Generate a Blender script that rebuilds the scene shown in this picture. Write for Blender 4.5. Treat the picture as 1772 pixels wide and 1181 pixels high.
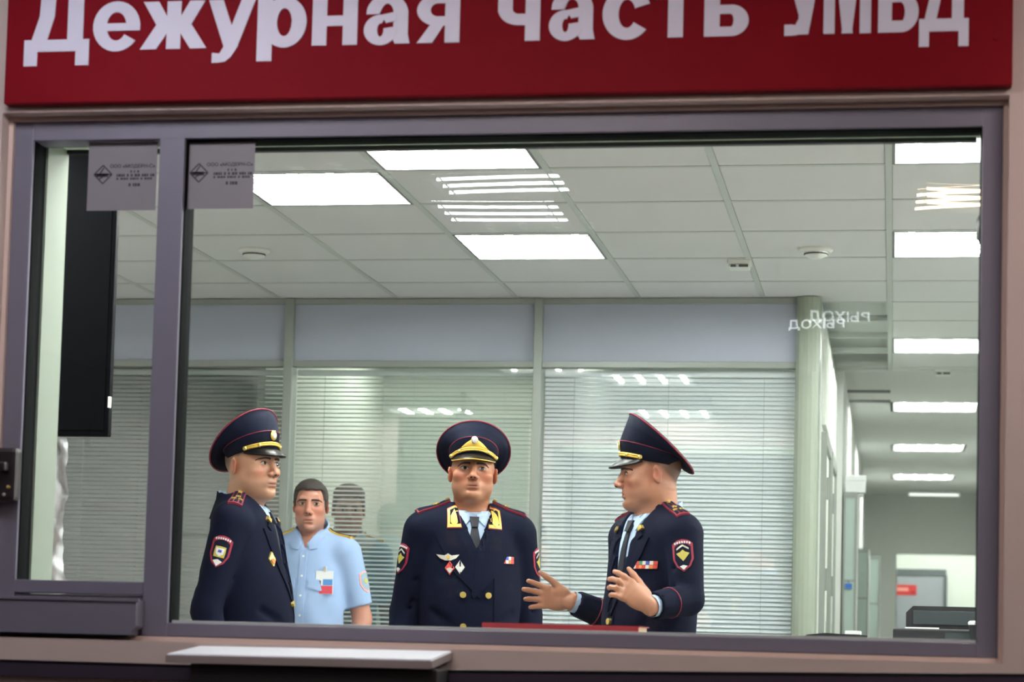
import bpy, bmesh, math, random
import numpy as np
from mathutils import Vector, Matrix
from mathutils.bvhtree import BVHTree

random.seed(7); np.random.seed(7)
for o in list(bpy.data.objects): bpy.data.objects.remove(o)
SC = bpy.context.scene
COL = SC.collection

# ------------------------------------------------------------------ camera, world, exposure
FPX, PCX, PCY, YAW, PIT, ROL, CZ = 3756.17, 886.0, 853.75, 0.1749, 0.0692, 0.0261, 1.0
_f0 = np.array([-math.sin(YAW), math.cos(YAW), 0]); _r0 = np.array([math.cos(YAW), math.sin(YAW), 0]); _u0 = np.array([0, 0, 1.0])
FW = _f0*math.cos(PIT) + _u0*math.sin(PIT); _up = _u0*math.cos(PIT) - _f0*math.sin(PIT)
RT = _r0*math.cos(ROL) + _up*math.sin(ROL); UP = _up*math.cos(ROL) - _r0*math.sin(ROL)
CAM = np.array([0, 0, CZ])
cam_d = bpy.data.cameras.new('camera'); cam = bpy.data.objects.new('camera', cam_d); COL.objects.link(cam)
M = Matrix.Identity(4)
for i in range(3):
    M[i][0], M[i][1], M[i][2], M[i][3] = RT[i], UP[i], -FW[i], CAM[i]
cam.matrix_world = M
cam_d.sensor_fit = 'HORIZONTAL'; cam_d.sensor_width = 36.0
cam_d.lens = FPX/1772*36
cam_d.shift_x = 0.0; cam_d.shift_y = (PCY-590.5)/1772
cam_d.clip_start = 0.05; cam_d.clip_end = 100
cam_d.dof.use_dof = True; cam_d.dof.focus_distance = 8.0; cam_d.dof.aperture_fstop = 4.0
SC.camera = cam
w = bpy.data.worlds.new('world'); SC.world = w; w.use_nodes = True
w.node_tree.nodes['Background'].inputs[0].default_value = (0.8, 0.85, 0.9, 1)
w.node_tree.nodes['Background'].inputs[1].default_value = 0.02
SC.view_settings.view_transform = 'Standard'; SC.view_settings.look = 'None'
SC.view_settings.exposure = 0.0; SC.view_settings.gamma = 1.0; SC.view_settings.use_curve_mapping = False
SC.cycles.transparent_max_bounces = 40
SC.cycles.max_bounces = 10
TUBE = 140.0          # room tubes
HALL = 26.0          # hall tubes
HALLWARM = 26.0

def ray(x, y): return FW + RT*(x-PCX)/FPX - UP*(y-PCY)/FPX
def PY(x, y, Y): d = ray(x, y); return CAM + d*(Y/d[1])
def PZ(x, y, Z): d = ray(x, y); return CAM + d*((Z-CZ)/d[2])

# ------------------------------------------------------------------ object helpers
def tag(o, label=None, cat=None, group=None, kind=None):
    if label: o['label'] = label
    if cat: o['category'] = cat
    if group: o['group'] = group
    if kind: o['kind'] = kind
    return o
def empty(name, loc=(0, 0, 0), rz=0.0, **k):
    o = bpy.data.objects.new(name, None); COL.objects.link(o); o.location = loc; o.rotation_euler = (0, 0, rz)
    o.empty_display_size = 0.1
    return tag(o, **k)
def link(name, me, mat, parent=None, smooth=False, loc=None, **k):
    o = bpy.data.objects.new(name, me); COL.objects.link(o)
    if mat is not None and len(me.materials) == 0: me.materials.append(mat)
    if smooth:
        me.polygons.foreach_set('use_smooth', [True]*len(me.polygons)); me.update()
    if parent: o.parent = parent
    if loc is not None: o.location = loc
    return tag(o, **k)
def copy_tree(o, parent=None):
    c = o.copy(); COL.objects.link(c)
    if parent: c.parent = parent
    for ch in o.children: copy_tree(ch, c)
    return c

class MB:
    """collects simple solids into one mesh"""
    def __init__(s): s.v = []; s.f = []
    def add(s, vs, fs):
        n = len(s.v); s.v += [tuple(map(float, p)) for p in vs]; s.f += [tuple(i+n for i in f) for f in fs]; return s
    def box(s, x0, x1, y0, y1, z0, z1, b=0.0):
        if x0 > x1: x0, x1 = x1, x0
        if y0 > y1: y0, y1 = y1, y0
        if z0 > z1: z0, z1 = z1, z0
        if b <= 0:
            vs = [(x, y, z) for x in (x0, x1) for y in (y0, y1) for z in (z0, z1)]
            return s.add(vs, [(0, 1, 3, 2), (4, 6, 7, 5), (0, 4, 5, 1), (2, 3, 7, 6), (0, 2, 6, 4), (1, 5, 7, 3)])
        bm = bmesh.new(); bmesh.ops.create_cube(bm, size=1)
        for v in bm.verts: v.co = Vector(((x0+x1)/2+v.co.x*(x1-x0), (y0+y1)/2+v.co.y*(y1-y0), (z0+z1)/2+v.co.z*(z1-z0)))
        b = min(b, 0.45*min(x1-x0, y1-y0, z1-z0))
        bmesh.ops.bevel(bm, geom=list(bm.edges), offset=b, segments=2, affect='EDGES', profile=0.6)
        bm.verts.index_update(); s.add([v.co for v in bm.verts], [[v.index for v in f.verts] for f in bm.faces]); bm.free(); return s
    def tube(s, pts, r, n=10, caps=True, closed=False):
        pts = [np.array(p, float) for p in pts]; m = len(pts)
        rs = r if hasattr(r, '__len__') else [r]*m
        vs = []; fs = []; pu = None
        for i, p in enumerate(pts):
            if closed: t = pts[(i+1) % m]-pts[i-1]
            else: t = pts[min(i+1, m-1)]-pts[max(i-1, 0)]
            t = t/(np.linalg.norm(t)+1e-12)
            u = (np.array([0, 0, 1.0]) if abs(t[2]) < 0.9 else np.array([1.0, 0, 0])) if pu is None else pu
            u = u-t*(u@t); u /= np.linalg.norm(u)+1e-12; pu = u; v = np.cross(t, u)
            for k in range(n):
                a = 2*math.pi*k/n; vs.append(p+rs[i]*(u*math.cos(a)+v*math.sin(a)))
        for i in range(m if closed else m-1):
            j = (i+1) % m
            for k in range(n):
                fs.append((i*n+k, i*n+(k+1) % n, j*n+(k+1) % n, j*n+k))
        if caps and not closed:
            fs.append(tuple(range(n))[::-1]); fs.append(tuple((m-1)*n+k for k in range(n)))
        return s.add(vs, fs)
    def lathe(s, prof, c=(0, 0, 0), axis='Z', n=24):
        vs = []; fs = []
        for (r, h) in prof:
            for k in range(n):
                a = 2*math.pi*k/n; x, y, z = r*math.cos(a), r*math.sin(a), h
                if axis == 'Y': x, y, z = x, h, y
                if axis == 'X': x, y, z = h, x, y
                vs.append((c[0]+x, c[1]+y, c[2]+z))
        for i in range(len(prof)-1):
            for k in range(n): fs.append((i*n+k, i*n+(k+1) % n, (i+1)*n+(k+1) % n, (i+1)*n+k))
        fs.append(tuple(range(n))[::-1]); fs.append(tuple((len(prof)-1)*n+k for k in range(n)))
        return s.add(vs, fs)
    def grid(s, P, closed_u=False):
        """P: rows x cols array of points"""
        P = np.asarray(P); m, n = P.shape[:2]
        fs = [(i*n+j, i*n+(j+1) % n, (i+1)*n+(j+1) % n, (i+1)*n+j) for i in range(m-1) for j in range(n if closed_u else n-1)]
        return s.add(P.reshape(-1, 3), fs)
    def prism(s, outline, y0, y1):
        """outline in XZ, extruded along Y"""
        n = len(outline); vs = [(x, y0, z) for x, z in outline]+[(x, y1, z) for x, z in outline]
        fs = [tuple(range(n)), tuple(range(2*n-1, n-1, -1))]+[(i, i+n, (i+1) % n+n, (i+1) % n) for i in range(n)]
        return s.add(vs, fs)
    def mesh(s, name):
        me = bpy.data.meshes.new(name); me.from_pydata(s.v, [], s.f); me.update()
        bm = bmesh.new(); bm.from_mesh(me); bmesh.ops.recalc_face_normals(bm, faces=bm.faces); bm.to_mesh(me); bm.free()
        return me
    def build(s, name, mat, parent=None, smooth=False, loc=None, **k):
        return link(name, s.mesh(name), mat, parent, smooth, loc, **k)

# ------------------------------------------------------------------ materials
def srgb(r, g, b):
    f = lambda c: (c/255/12.92) if c/255 <= 0.04045 else ((c/255+0.055)/1.055)**2.4
    return (f(r), f(g), f(b), 1)
def mat(name, col, rough=0.6, metal=0.0, var=0.0, scale=8.0, bump=0.0, bscale=200.0, spec=0.5, coat=0.0, sheen=0.0, stretch=None):
    m = bpy.data.materials.new(name); m.use_nodes = True; nt = m.node_tree; b = nt.nodes['Principled BSDF']
    b.inputs['Base Color'].default_value = col; b.inputs['Roughness'].default_value = rough; b.inputs['Metallic'].default_value = metal
    b.inputs['Specular IOR Level'].default_value = spec
    if coat: b.inputs['Coat Weight'].default_value = coat
    if sheen: b.inputs['Sheen Weight'].default_value = sheen
    if var or bump:
        tc = nt.nodes.new('ShaderNodeTexCoord')
        src = tc.outputs['Object']
        if stretch:
            mp = nt.nodes.new('ShaderNodeMapping'); mp.inputs['Scale'].default_value = stretch
            nt.links.new(src, mp.inputs[0]); src = mp.outputs[0]
    if var:
        n = nt.nodes.new('ShaderNodeTexNoise'); n.inputs['Scale'].default_value = scale; n.inputs['Detail'].default_value = 4
        nt.links.new(src, n.inputs['Vector'])
        mx = nt.nodes.new('ShaderNodeMix'); mx.data_type = 'RGBA'
        mx.inputs[6].default_value = tuple(c*(1-var) for c in col[:3])+(1,); mx.inputs[7].default_value = tuple(min(1, c*(1+var)) for c in col[:3])+(1,)
        nt.links.new(n.outputs['Fac'], mx.inputs[0]); nt.links.new(mx.outputs[2], b.inputs['Base Color'])
    if bump:
        n2 = nt.nodes.new('ShaderNodeTexNoise'); n2.inputs['Scale'].default_value = bscale; n2.inputs['Detail'].default_value = 3
        nt.links.new(src, n2.inputs['Vector'])
        bp = nt.nodes.new('ShaderNodeBump'); bp.inputs['Strength'].default_value = bump; bp.inputs['Distance'].default_value = 0.004
        nt.links.new(n2.outputs['Fac'], bp.inputs['Height']); nt.links.new(bp.outputs[0], b.inputs['Normal'])
    return m
def emis(name, col, strength):
    m = bpy.data.materials.new(name); m.use_nodes = True; nt = m.node_tree; nt.nodes.clear()
    e = nt.nodes.new('ShaderNodeEmission'); e.inputs[0].default_value = col; e.inputs[1].default_value = strength
    o = nt.nodes.new('ShaderNodeOutputMaterial'); nt.links.new(e.outputs[0], o.inputs[0]); return m
def glass(name, tint=(0.985, 0.996, 0.987, 1), r0=0.045):
    m = bpy.data.materials.new(name); m.use_nodes = True; nt = m.node_tree; nt.nodes.clear(); N = nt.nodes.new; L = nt.links.new
    g = N('ShaderNodeNewGeometry'); dot = N('ShaderNodeVectorMath'); dot.operation = 'DOT_PRODUCT'
    L(g.outputs['Normal'], dot.inputs[0]); L(g.outputs['Incoming'], dot.inputs[1])
    ab = N('ShaderNodeMath'); ab.operation = 'ABSOLUTE'; L(dot.outputs['Value'], ab.inputs[0])
    om = N('ShaderNodeMath'); om.operation = 'SUBTRACT'; om.inputs[0].default_value = 1; L(ab.outputs[0], om.inputs[1])
    pw = N('ShaderNodeMath'); pw.operation = 'POWER'; pw.inputs[1].default_value = 5; L(om.outputs[0], pw.inputs[0])
    ma = N('ShaderNodeMath'); ma.operation = 'MULTIPLY_ADD'; ma.inputs[1].default_value = 1-r0; ma.inputs[2].default_value = r0; L(pw.outputs[0], ma.inputs[0])
    t = N('ShaderNodeBsdfTransparent'); t.inputs[0].default_value = tint
    gl = N('ShaderNodeBsdfGlossy'); gl.inputs['Roughness'].default_value = 0.0; gl.inputs[0].default_value = (1, 1, 1, 1)
    mx = N('ShaderNodeMixShader'); L(ma.outputs[0], mx.inputs[0]); L(t.outputs[0], mx.inputs[1]); L(gl.outputs[0], mx.inputs[2])
    o = N('ShaderNodeOutputMaterial'); L(mx.outputs[0], o.inputs[0]); return m

MT = dict(
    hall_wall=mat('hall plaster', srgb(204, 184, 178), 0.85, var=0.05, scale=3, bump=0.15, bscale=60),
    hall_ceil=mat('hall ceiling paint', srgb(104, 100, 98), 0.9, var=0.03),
    hall_far=mat('hall walls darkened', srgb(60, 52, 52), 0.8, var=0.1),  # unseen hall walls darkened so the glass reflects less haze
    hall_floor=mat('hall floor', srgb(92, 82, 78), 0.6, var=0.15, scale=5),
    reveal=mat('reveal paint', srgb(196, 208, 186), 0.6, var=0.02), reveal_darkened=mat('reveal paint darkened', srgb(128, 138, 124), 0.6, var=0.02),  # side reveal darkened in colour to offset strong lamp light
    frame=mat('grey lilac aluminium', srgb(119, 115, 131), 0.45, var=0.04, scale=5, spec=0.4),
    gasket=mat('black rubber', srgb(10, 14, 14), 0.9, spec=0.08),
    sign=mat('red sign film', srgb(124, 12, 26), 0.6, var=0.16, scale=2.2, spec=0.08),
    letter=mat('white sign letters', srgb(222, 218, 236), 0.6, spec=0.2, var=0.03, scale=6),
    sticker=mat('grey plastic sticker', srgb(128, 122, 130), 0.55, var=0.06, scale=12),
    print=mat('dark print', srgb(48, 43, 56), 0.6),
    shelf=mat('pale shelf laminate', srgb(222, 223, 232), 0.3, var=0.04, scale=10),
    shelf_edge=mat('shelf edge strip', srgb(150, 135, 135), 0.5),
    rail=mat('dark rail', srgb(62, 52, 66), 0.35, var=0.08),
    dark=mat('black plastic', srgb(22, 24, 28), 0.45),
    dark_brown=mat('dark brown metal', srgb(40, 30, 34), 0.4, var=0.2, scale=30),
    black=mat('black box', srgb(18, 12, 14), 0.6),
    tile=mat('mineral ceiling tile', srgb(214, 215, 214), 0.95, var=0.03, scale=3, bump=0.25, bscale=140),
    tbar=mat('ceiling grid enamel', srgb(190, 196, 190), 0.5),
    plain_ceiling=mat('corridor ceiling', srgb(212, 215, 211), 0.9, var=0.03),
    room_wall=mat('room wall paint', srgb(216, 219, 214), 0.85, var=0.03),
    white_wall=mat('white wall', srgb(232, 238, 228), 0.85, var=0.02),
    floor=mat('grey linoleum', srgb(150, 148, 142), 0.4, var=0.06),
    header=mat('grey laminate panel', srgb(170, 176, 190), 0.6, var=0.03, scale=2),
    post=mat('aluminium post', srgb(150, 156, 150), 0.42, metal=0.3, var=0.03),
    corner=mat('corner column enamel', srgb(146, 155, 140), 0.35, var=0.03),
    slat=mat('white blind slat', srgb(240, 247, 252), 0.45, var=0.02),
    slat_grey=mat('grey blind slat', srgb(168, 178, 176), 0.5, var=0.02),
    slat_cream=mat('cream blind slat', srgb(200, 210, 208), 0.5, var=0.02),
    cord=mat('blind cord', srgb(190, 195, 195), 0.8),
    light_white=mat('lamp reflector white', srgb(118, 120, 118), 0.5),
    equip=mat('charcoal equipment plastic', srgb(44, 54, 56), 0.5, var=0.1, scale=4),
    frost=mat('frosted cabinet glass', srgb(176, 192, 184), 0.25, var=0.03),
    plastic=mat('white plastic', srgb(225, 227, 220), 0.4),
    dim=mat('detector grille', srgb(70, 72, 70), 0.6),
    screen=mat('television black', srgb(5, 9, 12), 0.4, spec=0.05),
    cloth_white=mat('crumpled white cloth', srgb(205, 210, 212), 0.8, var=0.05),
    counter=mat('counter laminate', srgb(190, 195, 195), 0.5, var=0.04),
    red_cover=mat('dark red folder cover', srgb(150, 28, 40), 0.5, var=0.08, scale=20),
    paper=mat('paper edge', srgb(208, 180, 150), 0.8),
    white_paper=mat('white paper', srgb(238, 240, 240), 0.8),
    blue=mat('blue mark', srgb(50, 110, 190), 0.5),
    door_grey=mat('grey door', srgb(158, 162, 168), 0.5, var=0.03),
    door_dark=mat('door lintel', srgb(95, 102, 104), 0.5),
    redsign=mat('red notice', srgb(205, 60, 55), 0.5),
    pale_red=mat('notice pale band', srgb(235, 160, 150), 0.5),
    picture=mat('beige print', srgb(205, 190, 150), 0.7, var=0.25, scale=6),
    pic_frame=mat('grey picture frame', srgb(120, 128, 120), 0.5),
    office=mat('office wall paint', srgb(206, 212, 204), 0.85, var=0.02),
    pane=glass('window glass'),
    pane2=glass('partition glass', (0.98, 0.99, 0.985, 1), 0.10),
    tube=emis('fluorescent tube', (0.985, 0.99, 0.975, 1), TUBE),
    tube_hall=emis('hall tube', (0.95, 0.93, 1.0, 1), HALL),
    tube_warm=emis('warm lamp', (1.0, 0.66, 0.42, 1), HALLWARM), tube_hall_added=emis('added hall tube', (0.92, 0.93, 1.0, 1), HALL*2.3), tube_warm_added=emis('added warm hall tube', (1.0, 0.88, 0.82, 1), HALL*2.3),  # last two tubes serve the unseen lamps added in the hall
    tube_office=emis('office tube', (0.96, 1.0, 0.92, 1), TUBE*.40),
    exit_glow=emis('lit exit letters', (0.9, 0.93, 1.0, 1), 6.0),
    exit_board=mat('exit board', srgb(20, 60, 45), 0.5),
    # people
    navy=mat('navy uniform wool', srgb(12, 17, 38), 0.8, var=0.12, scale=9, bump=0.15, bscale=260, spec=0.12),
    navy_cap=mat('navy cap cloth', srgb(17, 22, 42), 0.75, var=0.08, scale=9, spec=0.15),
    tie=mat('black tie', srgb(24, 26, 38), 0.6),
    shirt=mat('pale blue shirt cotton', srgb(178, 200, 228), 0.8, var=0.04, scale=12),
    shirt_blue=mat('light blue shirt cotton', srgb(146, 170, 206), 0.8, var=0.05, scale=10),
    shirt_grey=mat('grey blue shirt cotton', srgb(140, 165, 180), 0.8, var=0.05, scale=10),
    piping=mat('crimson piping', srgb(125, 24, 48), 0.6),
    crimson=mat('crimson stripe', srgb(150, 34, 62), 0.6),
    gold=mat('gold embroidery', srgb(226, 186, 84), 0.38, metal=0.35, var=0.2, scale=120),
    brass=mat('brass button', srgb(236, 206, 120), 0.25, metal=0.7),
    silver=mat('silver badge', srgb(214, 210, 200), 0.35, metal=0.4, var=0.15, scale=90),
    patent=mat('patent leather', srgb(8, 9, 14), 0.32, spec=0.4),
    white_patch=mat('white embroidery', srgb(225, 225, 225), 0.7),
    olive=mat('olive emblem', srgb(190, 175, 80), 0.6),
    hair=mat('dark short hair', srgb(58, 52, 48), 0.7, var=0.35, scale=70, bump=0.6, bscale=320),
    hair_grey=mat('greyish short hair', srgb(62, 62, 60), 0.7, var=0.3, scale=70, bump=0.5, bscale=320),
    brow=mat('eyebrow hair', srgb(46, 36, 30), 0.8),
    eye_white=mat('shaded eye white', srgb(166, 154, 146), 0.3),  # toned down, shade on the eyes put into the colour
    iris=mat('dark iris', srgb(38, 30, 26), 0.15),
    lash=mat('eyelash line', srgb(40, 28, 24), 0.7),
    black_shoe=mat('black shoe', srgb(20, 20, 22), 0.25),
    ribbon_red=mat('ribbon red', srgb(205, 70, 60), 0.6), ribbon_blue=mat('ribbon blue', srgb(60, 80, 180), 0.6),
    ribbon_white=mat('ribbon white', srgb(225, 215, 205), 0.6), ribbon_orange=mat('ribbon orange', srgb(225, 130, 70), 0.6),
    ribbon_green=mat('ribbon green', srgb(50, 150, 110), 0.6),
    card_blue=mat('card blue', srgb(90, 150, 215), 0.5), card_red=mat('card red', srgb(225, 80, 95), 0.5),
)
def skin_mat():
    m = bpy.data.materials.new('skin'); m.use_nodes = True; nt = m.node_tree; b = nt.nodes['Principled BSDF']
    a = nt.nodes.new('ShaderNodeAttribute'); a.attribute_name = 'Col'
    n = nt.nodes.new('ShaderNodeTexNoise'); n.inputs['Scale'].default_value = 45; n.inputs['Detail'].default_value = 4
    tc = nt.nodes.new('ShaderNodeTexCoord'); nt.links.new(tc.outputs['Object'], n.inputs['Vector'])
    mr = nt.nodes.new('ShaderNodeMapRange'); mr.inputs[3].default_value = 0.9; mr.inputs[4].default_value = 1.1; nt.links.new(n.outputs['Fac'], mr.inputs[0])
    mx = nt.nodes.new('ShaderNodeMix'); mx.data_type = 'RGBA'; mx.blend_type = 'MULTIPLY'; mx.inputs[0].default_value = 1
    nt.links.new(a.outputs['Color'], mx.inputs[6]); nt.links.new(mr.outputs[0], mx.inputs[7]); nt.links.new(mx.outputs[2], b.inputs['Base Color'])
    b.inputs['Roughness'].default_value = 0.45; b.inputs['Subsurface Weight'].default_value = 0.0
    return m
MT['skin'] = skin_mat()

# ------------------------------------------------------------------ main dimensions
H = 2.689                      # room ceiling
X0, Y0, T = -0.036, 7.52, 0.6  # ceiling grid
WY, WI = 5.50, 5.72            # window frame front, inner wall face
FX0, FX1, FZ0, FZ1 = -2.371, 0.256, 0.994, 2.380   # window frame
PB = 10.39                     # glazed partition
WALLY = 5.44
XL, XR = -4.7, 2.4             # room sides

# ------------------------------------------------------------------ setting: hall side
m = MB()
m.box(-6, FX0-.012, WALLY, WI, 0, 3.0); m.box(FX1+.012, 5, WALLY, WI, 0, 3.0)
m.box(FX0-.012, FX1+.012, WALLY, WI, 0, FZ0-.012); m.box(FX0-.012, FX1+.012, WALLY, WI, FZ1+.012, 3.0)
m.build('wall_front', MT['hall_wall'], kind='structure')
MB().box(-6, 5, -4.5, WALLY, -.1, 0).build('floor_hall', MT['hall_floor'], kind='structure')
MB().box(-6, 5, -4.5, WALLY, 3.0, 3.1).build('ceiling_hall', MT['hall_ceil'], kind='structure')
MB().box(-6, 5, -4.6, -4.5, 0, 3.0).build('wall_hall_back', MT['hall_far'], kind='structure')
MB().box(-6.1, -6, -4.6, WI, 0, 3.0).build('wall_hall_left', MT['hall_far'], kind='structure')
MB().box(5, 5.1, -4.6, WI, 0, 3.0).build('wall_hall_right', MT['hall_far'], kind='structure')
# pale caulk line round the frame
m = MB(); e = .012
m.box(FX0-e, FX0, WY-.012, WY+.03, FZ0-e, FZ1+e); m.box(FX1, FX1+e, WY-.012, WY+.03, FZ0-e, FZ1+e)
m.box(FX0, FX1, WY-.012, WY+.03, FZ1, FZ1+e); m.box(FX0, FX1, WY-.012, WY+.03, FZ0-e, FZ0)
m.build('trim_1', mat('pink caulk', srgb(214, 190, 180), 0.8), kind='structure')

# ------------------------------------------------------------------ setting: room
MB().box(XL, XR, WI, 25.4, -.1, 0).build('floor_room', MT['floor'], kind='structure')
MB().box(XL-.1, XL, WI, 14, 0, 2.9).build('wall_left', MT['room_wall'], kind='structure')
MB().box(XR, XR+.1, WI, 13.1, 0, 2.9).build('wall_right', MT['room_wall'], kind='structure')
m = MB(); m.box(XL, XR, WI, 13.2, 2.80, 2.88)
ceil = m.build('ceiling', MT['tbar'], kind='structure')
m = MB(); m.box(-3.2, X0, 13.06, 25.4, H-.004, 2.80); m.box(X0+T, XR, 13.06, 25.4, H-.004, 2.80)
yy = 13.06
for yl in (14.72, 17.72, 20.72, 25.4):
    m.box(X0, X0+T, yy, yl, H-.004, 2.80); yy = yl+T
m.build('ceiling_corridor', MT['plain_ceiling'], kind='structure')
# corridor shell
m = MB(); m.box(-.47, -.36, PB+.10, 13.06, 0, H); m.box(-.47, -.31, 13.06, 23.4, 0, H)
m.build('wall_corridor_left', MT['room_wall'], kind='structure')
MB().box(.98, 1.08, 13.06, 23.4, 0, H).build('wall_corridor_right', MT['room_wall'], kind='structure')
MB().box(1.08, XR, 13.06, 13.16, 0, H).build('wall_corridor_stub', MT['room_wall'], kind='structure')
EW = 23.4
ox = PY(1551, 1000, EW)[0]; oz = PY(1600, 960, EW)[2]
m = MB(); m.box(-.47, ox, EW, EW+.12, 0, H); m.box(ox, 1.08, EW, EW+.12, oz, H)
m.build('wall_corridor_end', MT['room_wall'], kind='structure')
MB().box(-.47, 1.6, 25.3, 25.4, 0, H).build('wall_lobby_back', MT['white_wall'], kind='structure')
MB().box(-.47, -.37, EW+.12, 25.3, 0, H).build('wall_lobby_left', MT['white_wall'], kind='structure')
MB().box(1.5, 1.6, EW+.12, 25.3, 0, H).build('wall_lobby_right', MT['white_wall'], kind='structure')

# ceiling tiles and grid bars
lights = {(-4, -1): 1, (-3, -1): 1}
LAMPS = [(3, -1), (4, 0), (3, 2), (3, -3), (6, -3), (0, -1), (0, 2), (0, 7), (0, 12), (0, 17), (0, 22), (-3, -1), (-3, 2), (-3, -3), (-3, 4), (-2, 1)]  # negative columns are unseen lamps added to brighten the room
lampset = set(LAMPS)
tm = MB().box(-.288, .288, -.288, .288, 0, .014, .004).mesh('tile')
tm.materials.append(MT['tile'])
def col_x(j): return X0-T*j            # left edge of column j (column 0 lies right of the X0 line)
for j in range(-4, 8):
    for k in range(-3, 10):
        x = col_x(j)+T/2; y = Y0+T*k-T/2+T
        if (j, k) in lampset: continue
        if k >= 5 and j > 0: continue
        if x < XL+.2 or x > XR-.2: continue
        link('tile', tm, None, ceil, loc=(x, y, H))
bar_y = MB().box(-.012, .012, WI, PB+.0, 0, .03).mesh('grid_bar'); bar_y.materials.append(MT['tbar'])
bar_y2 = MB().box(-.012, .012, WI, 13.06, 0, .03).mesh('grid_bar'); bar_y2.materials.append(MT['tbar'])
for j in range(-4, 8):
    link('grid_bar', bar_y2 if j <= 0 else bar_y, None, ceil, loc=(col_x(j), 0, H-.003))
bar_x = MB().box(XL, XR, -.012, .012, 0, .03).mesh('grid_bar'); bar_x.materials.append(MT['tbar'])
bar_x2 = MB().box(-.36, XR, -.012, .012, 0, .03).mesh('grid_bar'); bar_x2.materials.append(MT['tbar'])
for k in range(-3, 10):
    link('grid_bar', bar_x if Y0+T*k < PB else bar_x2, None, ceil, loc=(0, Y0+T*k, H-.0025))

# four-tube louvred ceiling lights
def troffer(name, tubemat, along='Y', blades=5, tr=.013, tray='light_white'):
    r = empty(name)
    m = MB(); s = .288
    m.box(-s, s, -s, s, .085, .095)
    m.box(-s, -s+.01, -s, s, .0, .085); m.box(s-.01, s, -s, s, .0, .085); m.box(-s+.01, s-.01, -s, -s+.01, .0, .085); m.box(-s+.01, s-.01, s-.01, s, .0, .085)
    m.build('housing', MT[tray], r)
    tl = MB()
    for q in (-.21, -.07, .07, .21): pass
    tube_me = MB().tube([(0, -.265, 0), (0, .265, 0)] if along == 'Y' else [(-.265, 0, 0), (.265, 0, 0)], tr, 8).mesh('tube'); tube_me.materials.append(tubemat)
    for q in (-.21, -.07, .07, .21):
        link('tube', tube_me, None, r, loc=(q, 0, .020) if along == 'Y' else (0, q, .020))
    bl = (MB().box(-.277, .277, -.001, .001, 0, .007) if along == 'Y' else MB().box(-.001, .001, -.277, .277, 0, .007)).mesh('louvre_blade'); bl.materials.append(MT['light_white'])
    for i in range(blades):
        q = -.23+.46*i/(blades-1)
        link('louvre_blade', bl, None, r, loc=(0, q, .001) if along == 'Y' else (q, 0, .001))
    return r
LAB = {(3, -1): 'lit four tube ceiling light highest in view above the middle of the window', (4, 0): 'lit four tube ceiling light next to the right hand grey sticker',
       (3, 2): 'lit four tube ceiling light above the officer in the middle, nearest the glazed partition', (3, -3): 'four tube ceiling light hidden just inside the window head in the middle',
       (6, -3): 'four tube ceiling light hidden just inside the window head by the television', (0, -1): 'lit ceiling light at the top right corner of the window, first of the corridor row',
       (0, 2): 'lit ceiling light second from the window in the row leading down the corridor', (0, 7): 'lit ceiling light third from the window in the corridor row, last before the plain ceiling',
       (0, 12): 'lit ceiling light fourth in the corridor row, first on the plain ceiling', (0, 17): 'lit ceiling light fifth in the corridor row, second on the plain ceiling',
       (0, 22): 'lit ceiling light deepest in the corridor row, in front of the far opening', (-3, -1): 'ceiling fill light added right of the window near the front wall, out of view',
       (-3, 2): 'ceiling fill light added right of the window further from the front wall, out of view',
       (-3, -3): 'ceiling fill light added right of the window hard by the front wall, out of view', (-3, 4): 'ceiling fill light added right of the window level with the partition, out of view', (-2, 1): 'ceiling fill light added right of the window halfway to the partition, out of view'}
proto = troffer('ceiling_light', MT['tube'])
for i, (j, k) in enumerate(LAMPS):
    o = proto if i == 0 else copy_tree(proto)
    o.location = (col_x(j)+T/2, Y0+T*k+T/2, H-.004)
    if k == -3 and j > 0: o.location.z -= .09; o.location.x += .15 if j == 6 else .03
    tag(o, LAB[(j, k)], 'ceiling light', 'four tube ceiling lights')
o = empty('ceiling_light', (.40, 22.8, H-.03)); MB().box(-.27, .27, -.05, .05, 0, .022, .004).build('housing', MT['plastic'], o); MB().tube([(-.25, 0, -.012), (.25, 0, -.012)], .013, 8).build('tube', emis('dim batten tube', (.96, 1, .95, 1), 1.6), o)
for q in (-.262, .262): MB().box(q-.012, q+.012, -.018, .018, -.03, 0, .003).build('end_cap', MT['plastic'], o)
tag(o, 'last dim ceiling light just before the opening at the end of the corridor', 'ceiling light', 'four tube ceiling lights')
# lobby, offices and hall lights
o = copy_tree(proto); o.location = (.7, 24.4, H-.10); tag(o, 'ceiling light in the lobby beyond the corridor opening, out of view', 'ceiling light', 'four tube ceiling lights')
of = troffer('ceiling_light', MT['tube_office'], 'Y'); of.location = (-2.55, 12.3, H); tag(of, 'ceiling light at the left inside the office behind the middle blind', 'ceiling light', 'four tube ceiling lights')
o = copy_tree(of); o.location = (-1.05, 12.2, H); tag(o, 'ceiling light inside the office behind the bright white blind', 'ceiling light', 'four tube ceiling lights')
o = copy_tree(of); o.location = (-2.05, 11.6, H); tag(o, 'extra ceiling light added at the right inside the office behind the middle blind', 'ceiling light', 'four tube ceiling lights')  # second unseen lamp added to even the light behind the blind
hl = troffer('hall_light', MT['tube_hall'], 'X', 2, .0065, 'dim'); hl.location = (-1.69, 2.0, 3.0-.10)
tag(hl, 'cool four tube ceiling light on the hall side, mirrored in the middle of the glass', 'ceiling light', 'hall lights')
hw = troffer('hall_light', MT['tube_warm'], 'X', 2, .0065, 'dim'); hw.location = (.36, 1.95, 3.0-.10)
tag(hw, 'warm four tube ceiling light on the hall side, mirrored at the right of the glass', 'ceiling light', 'hall lights')
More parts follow.
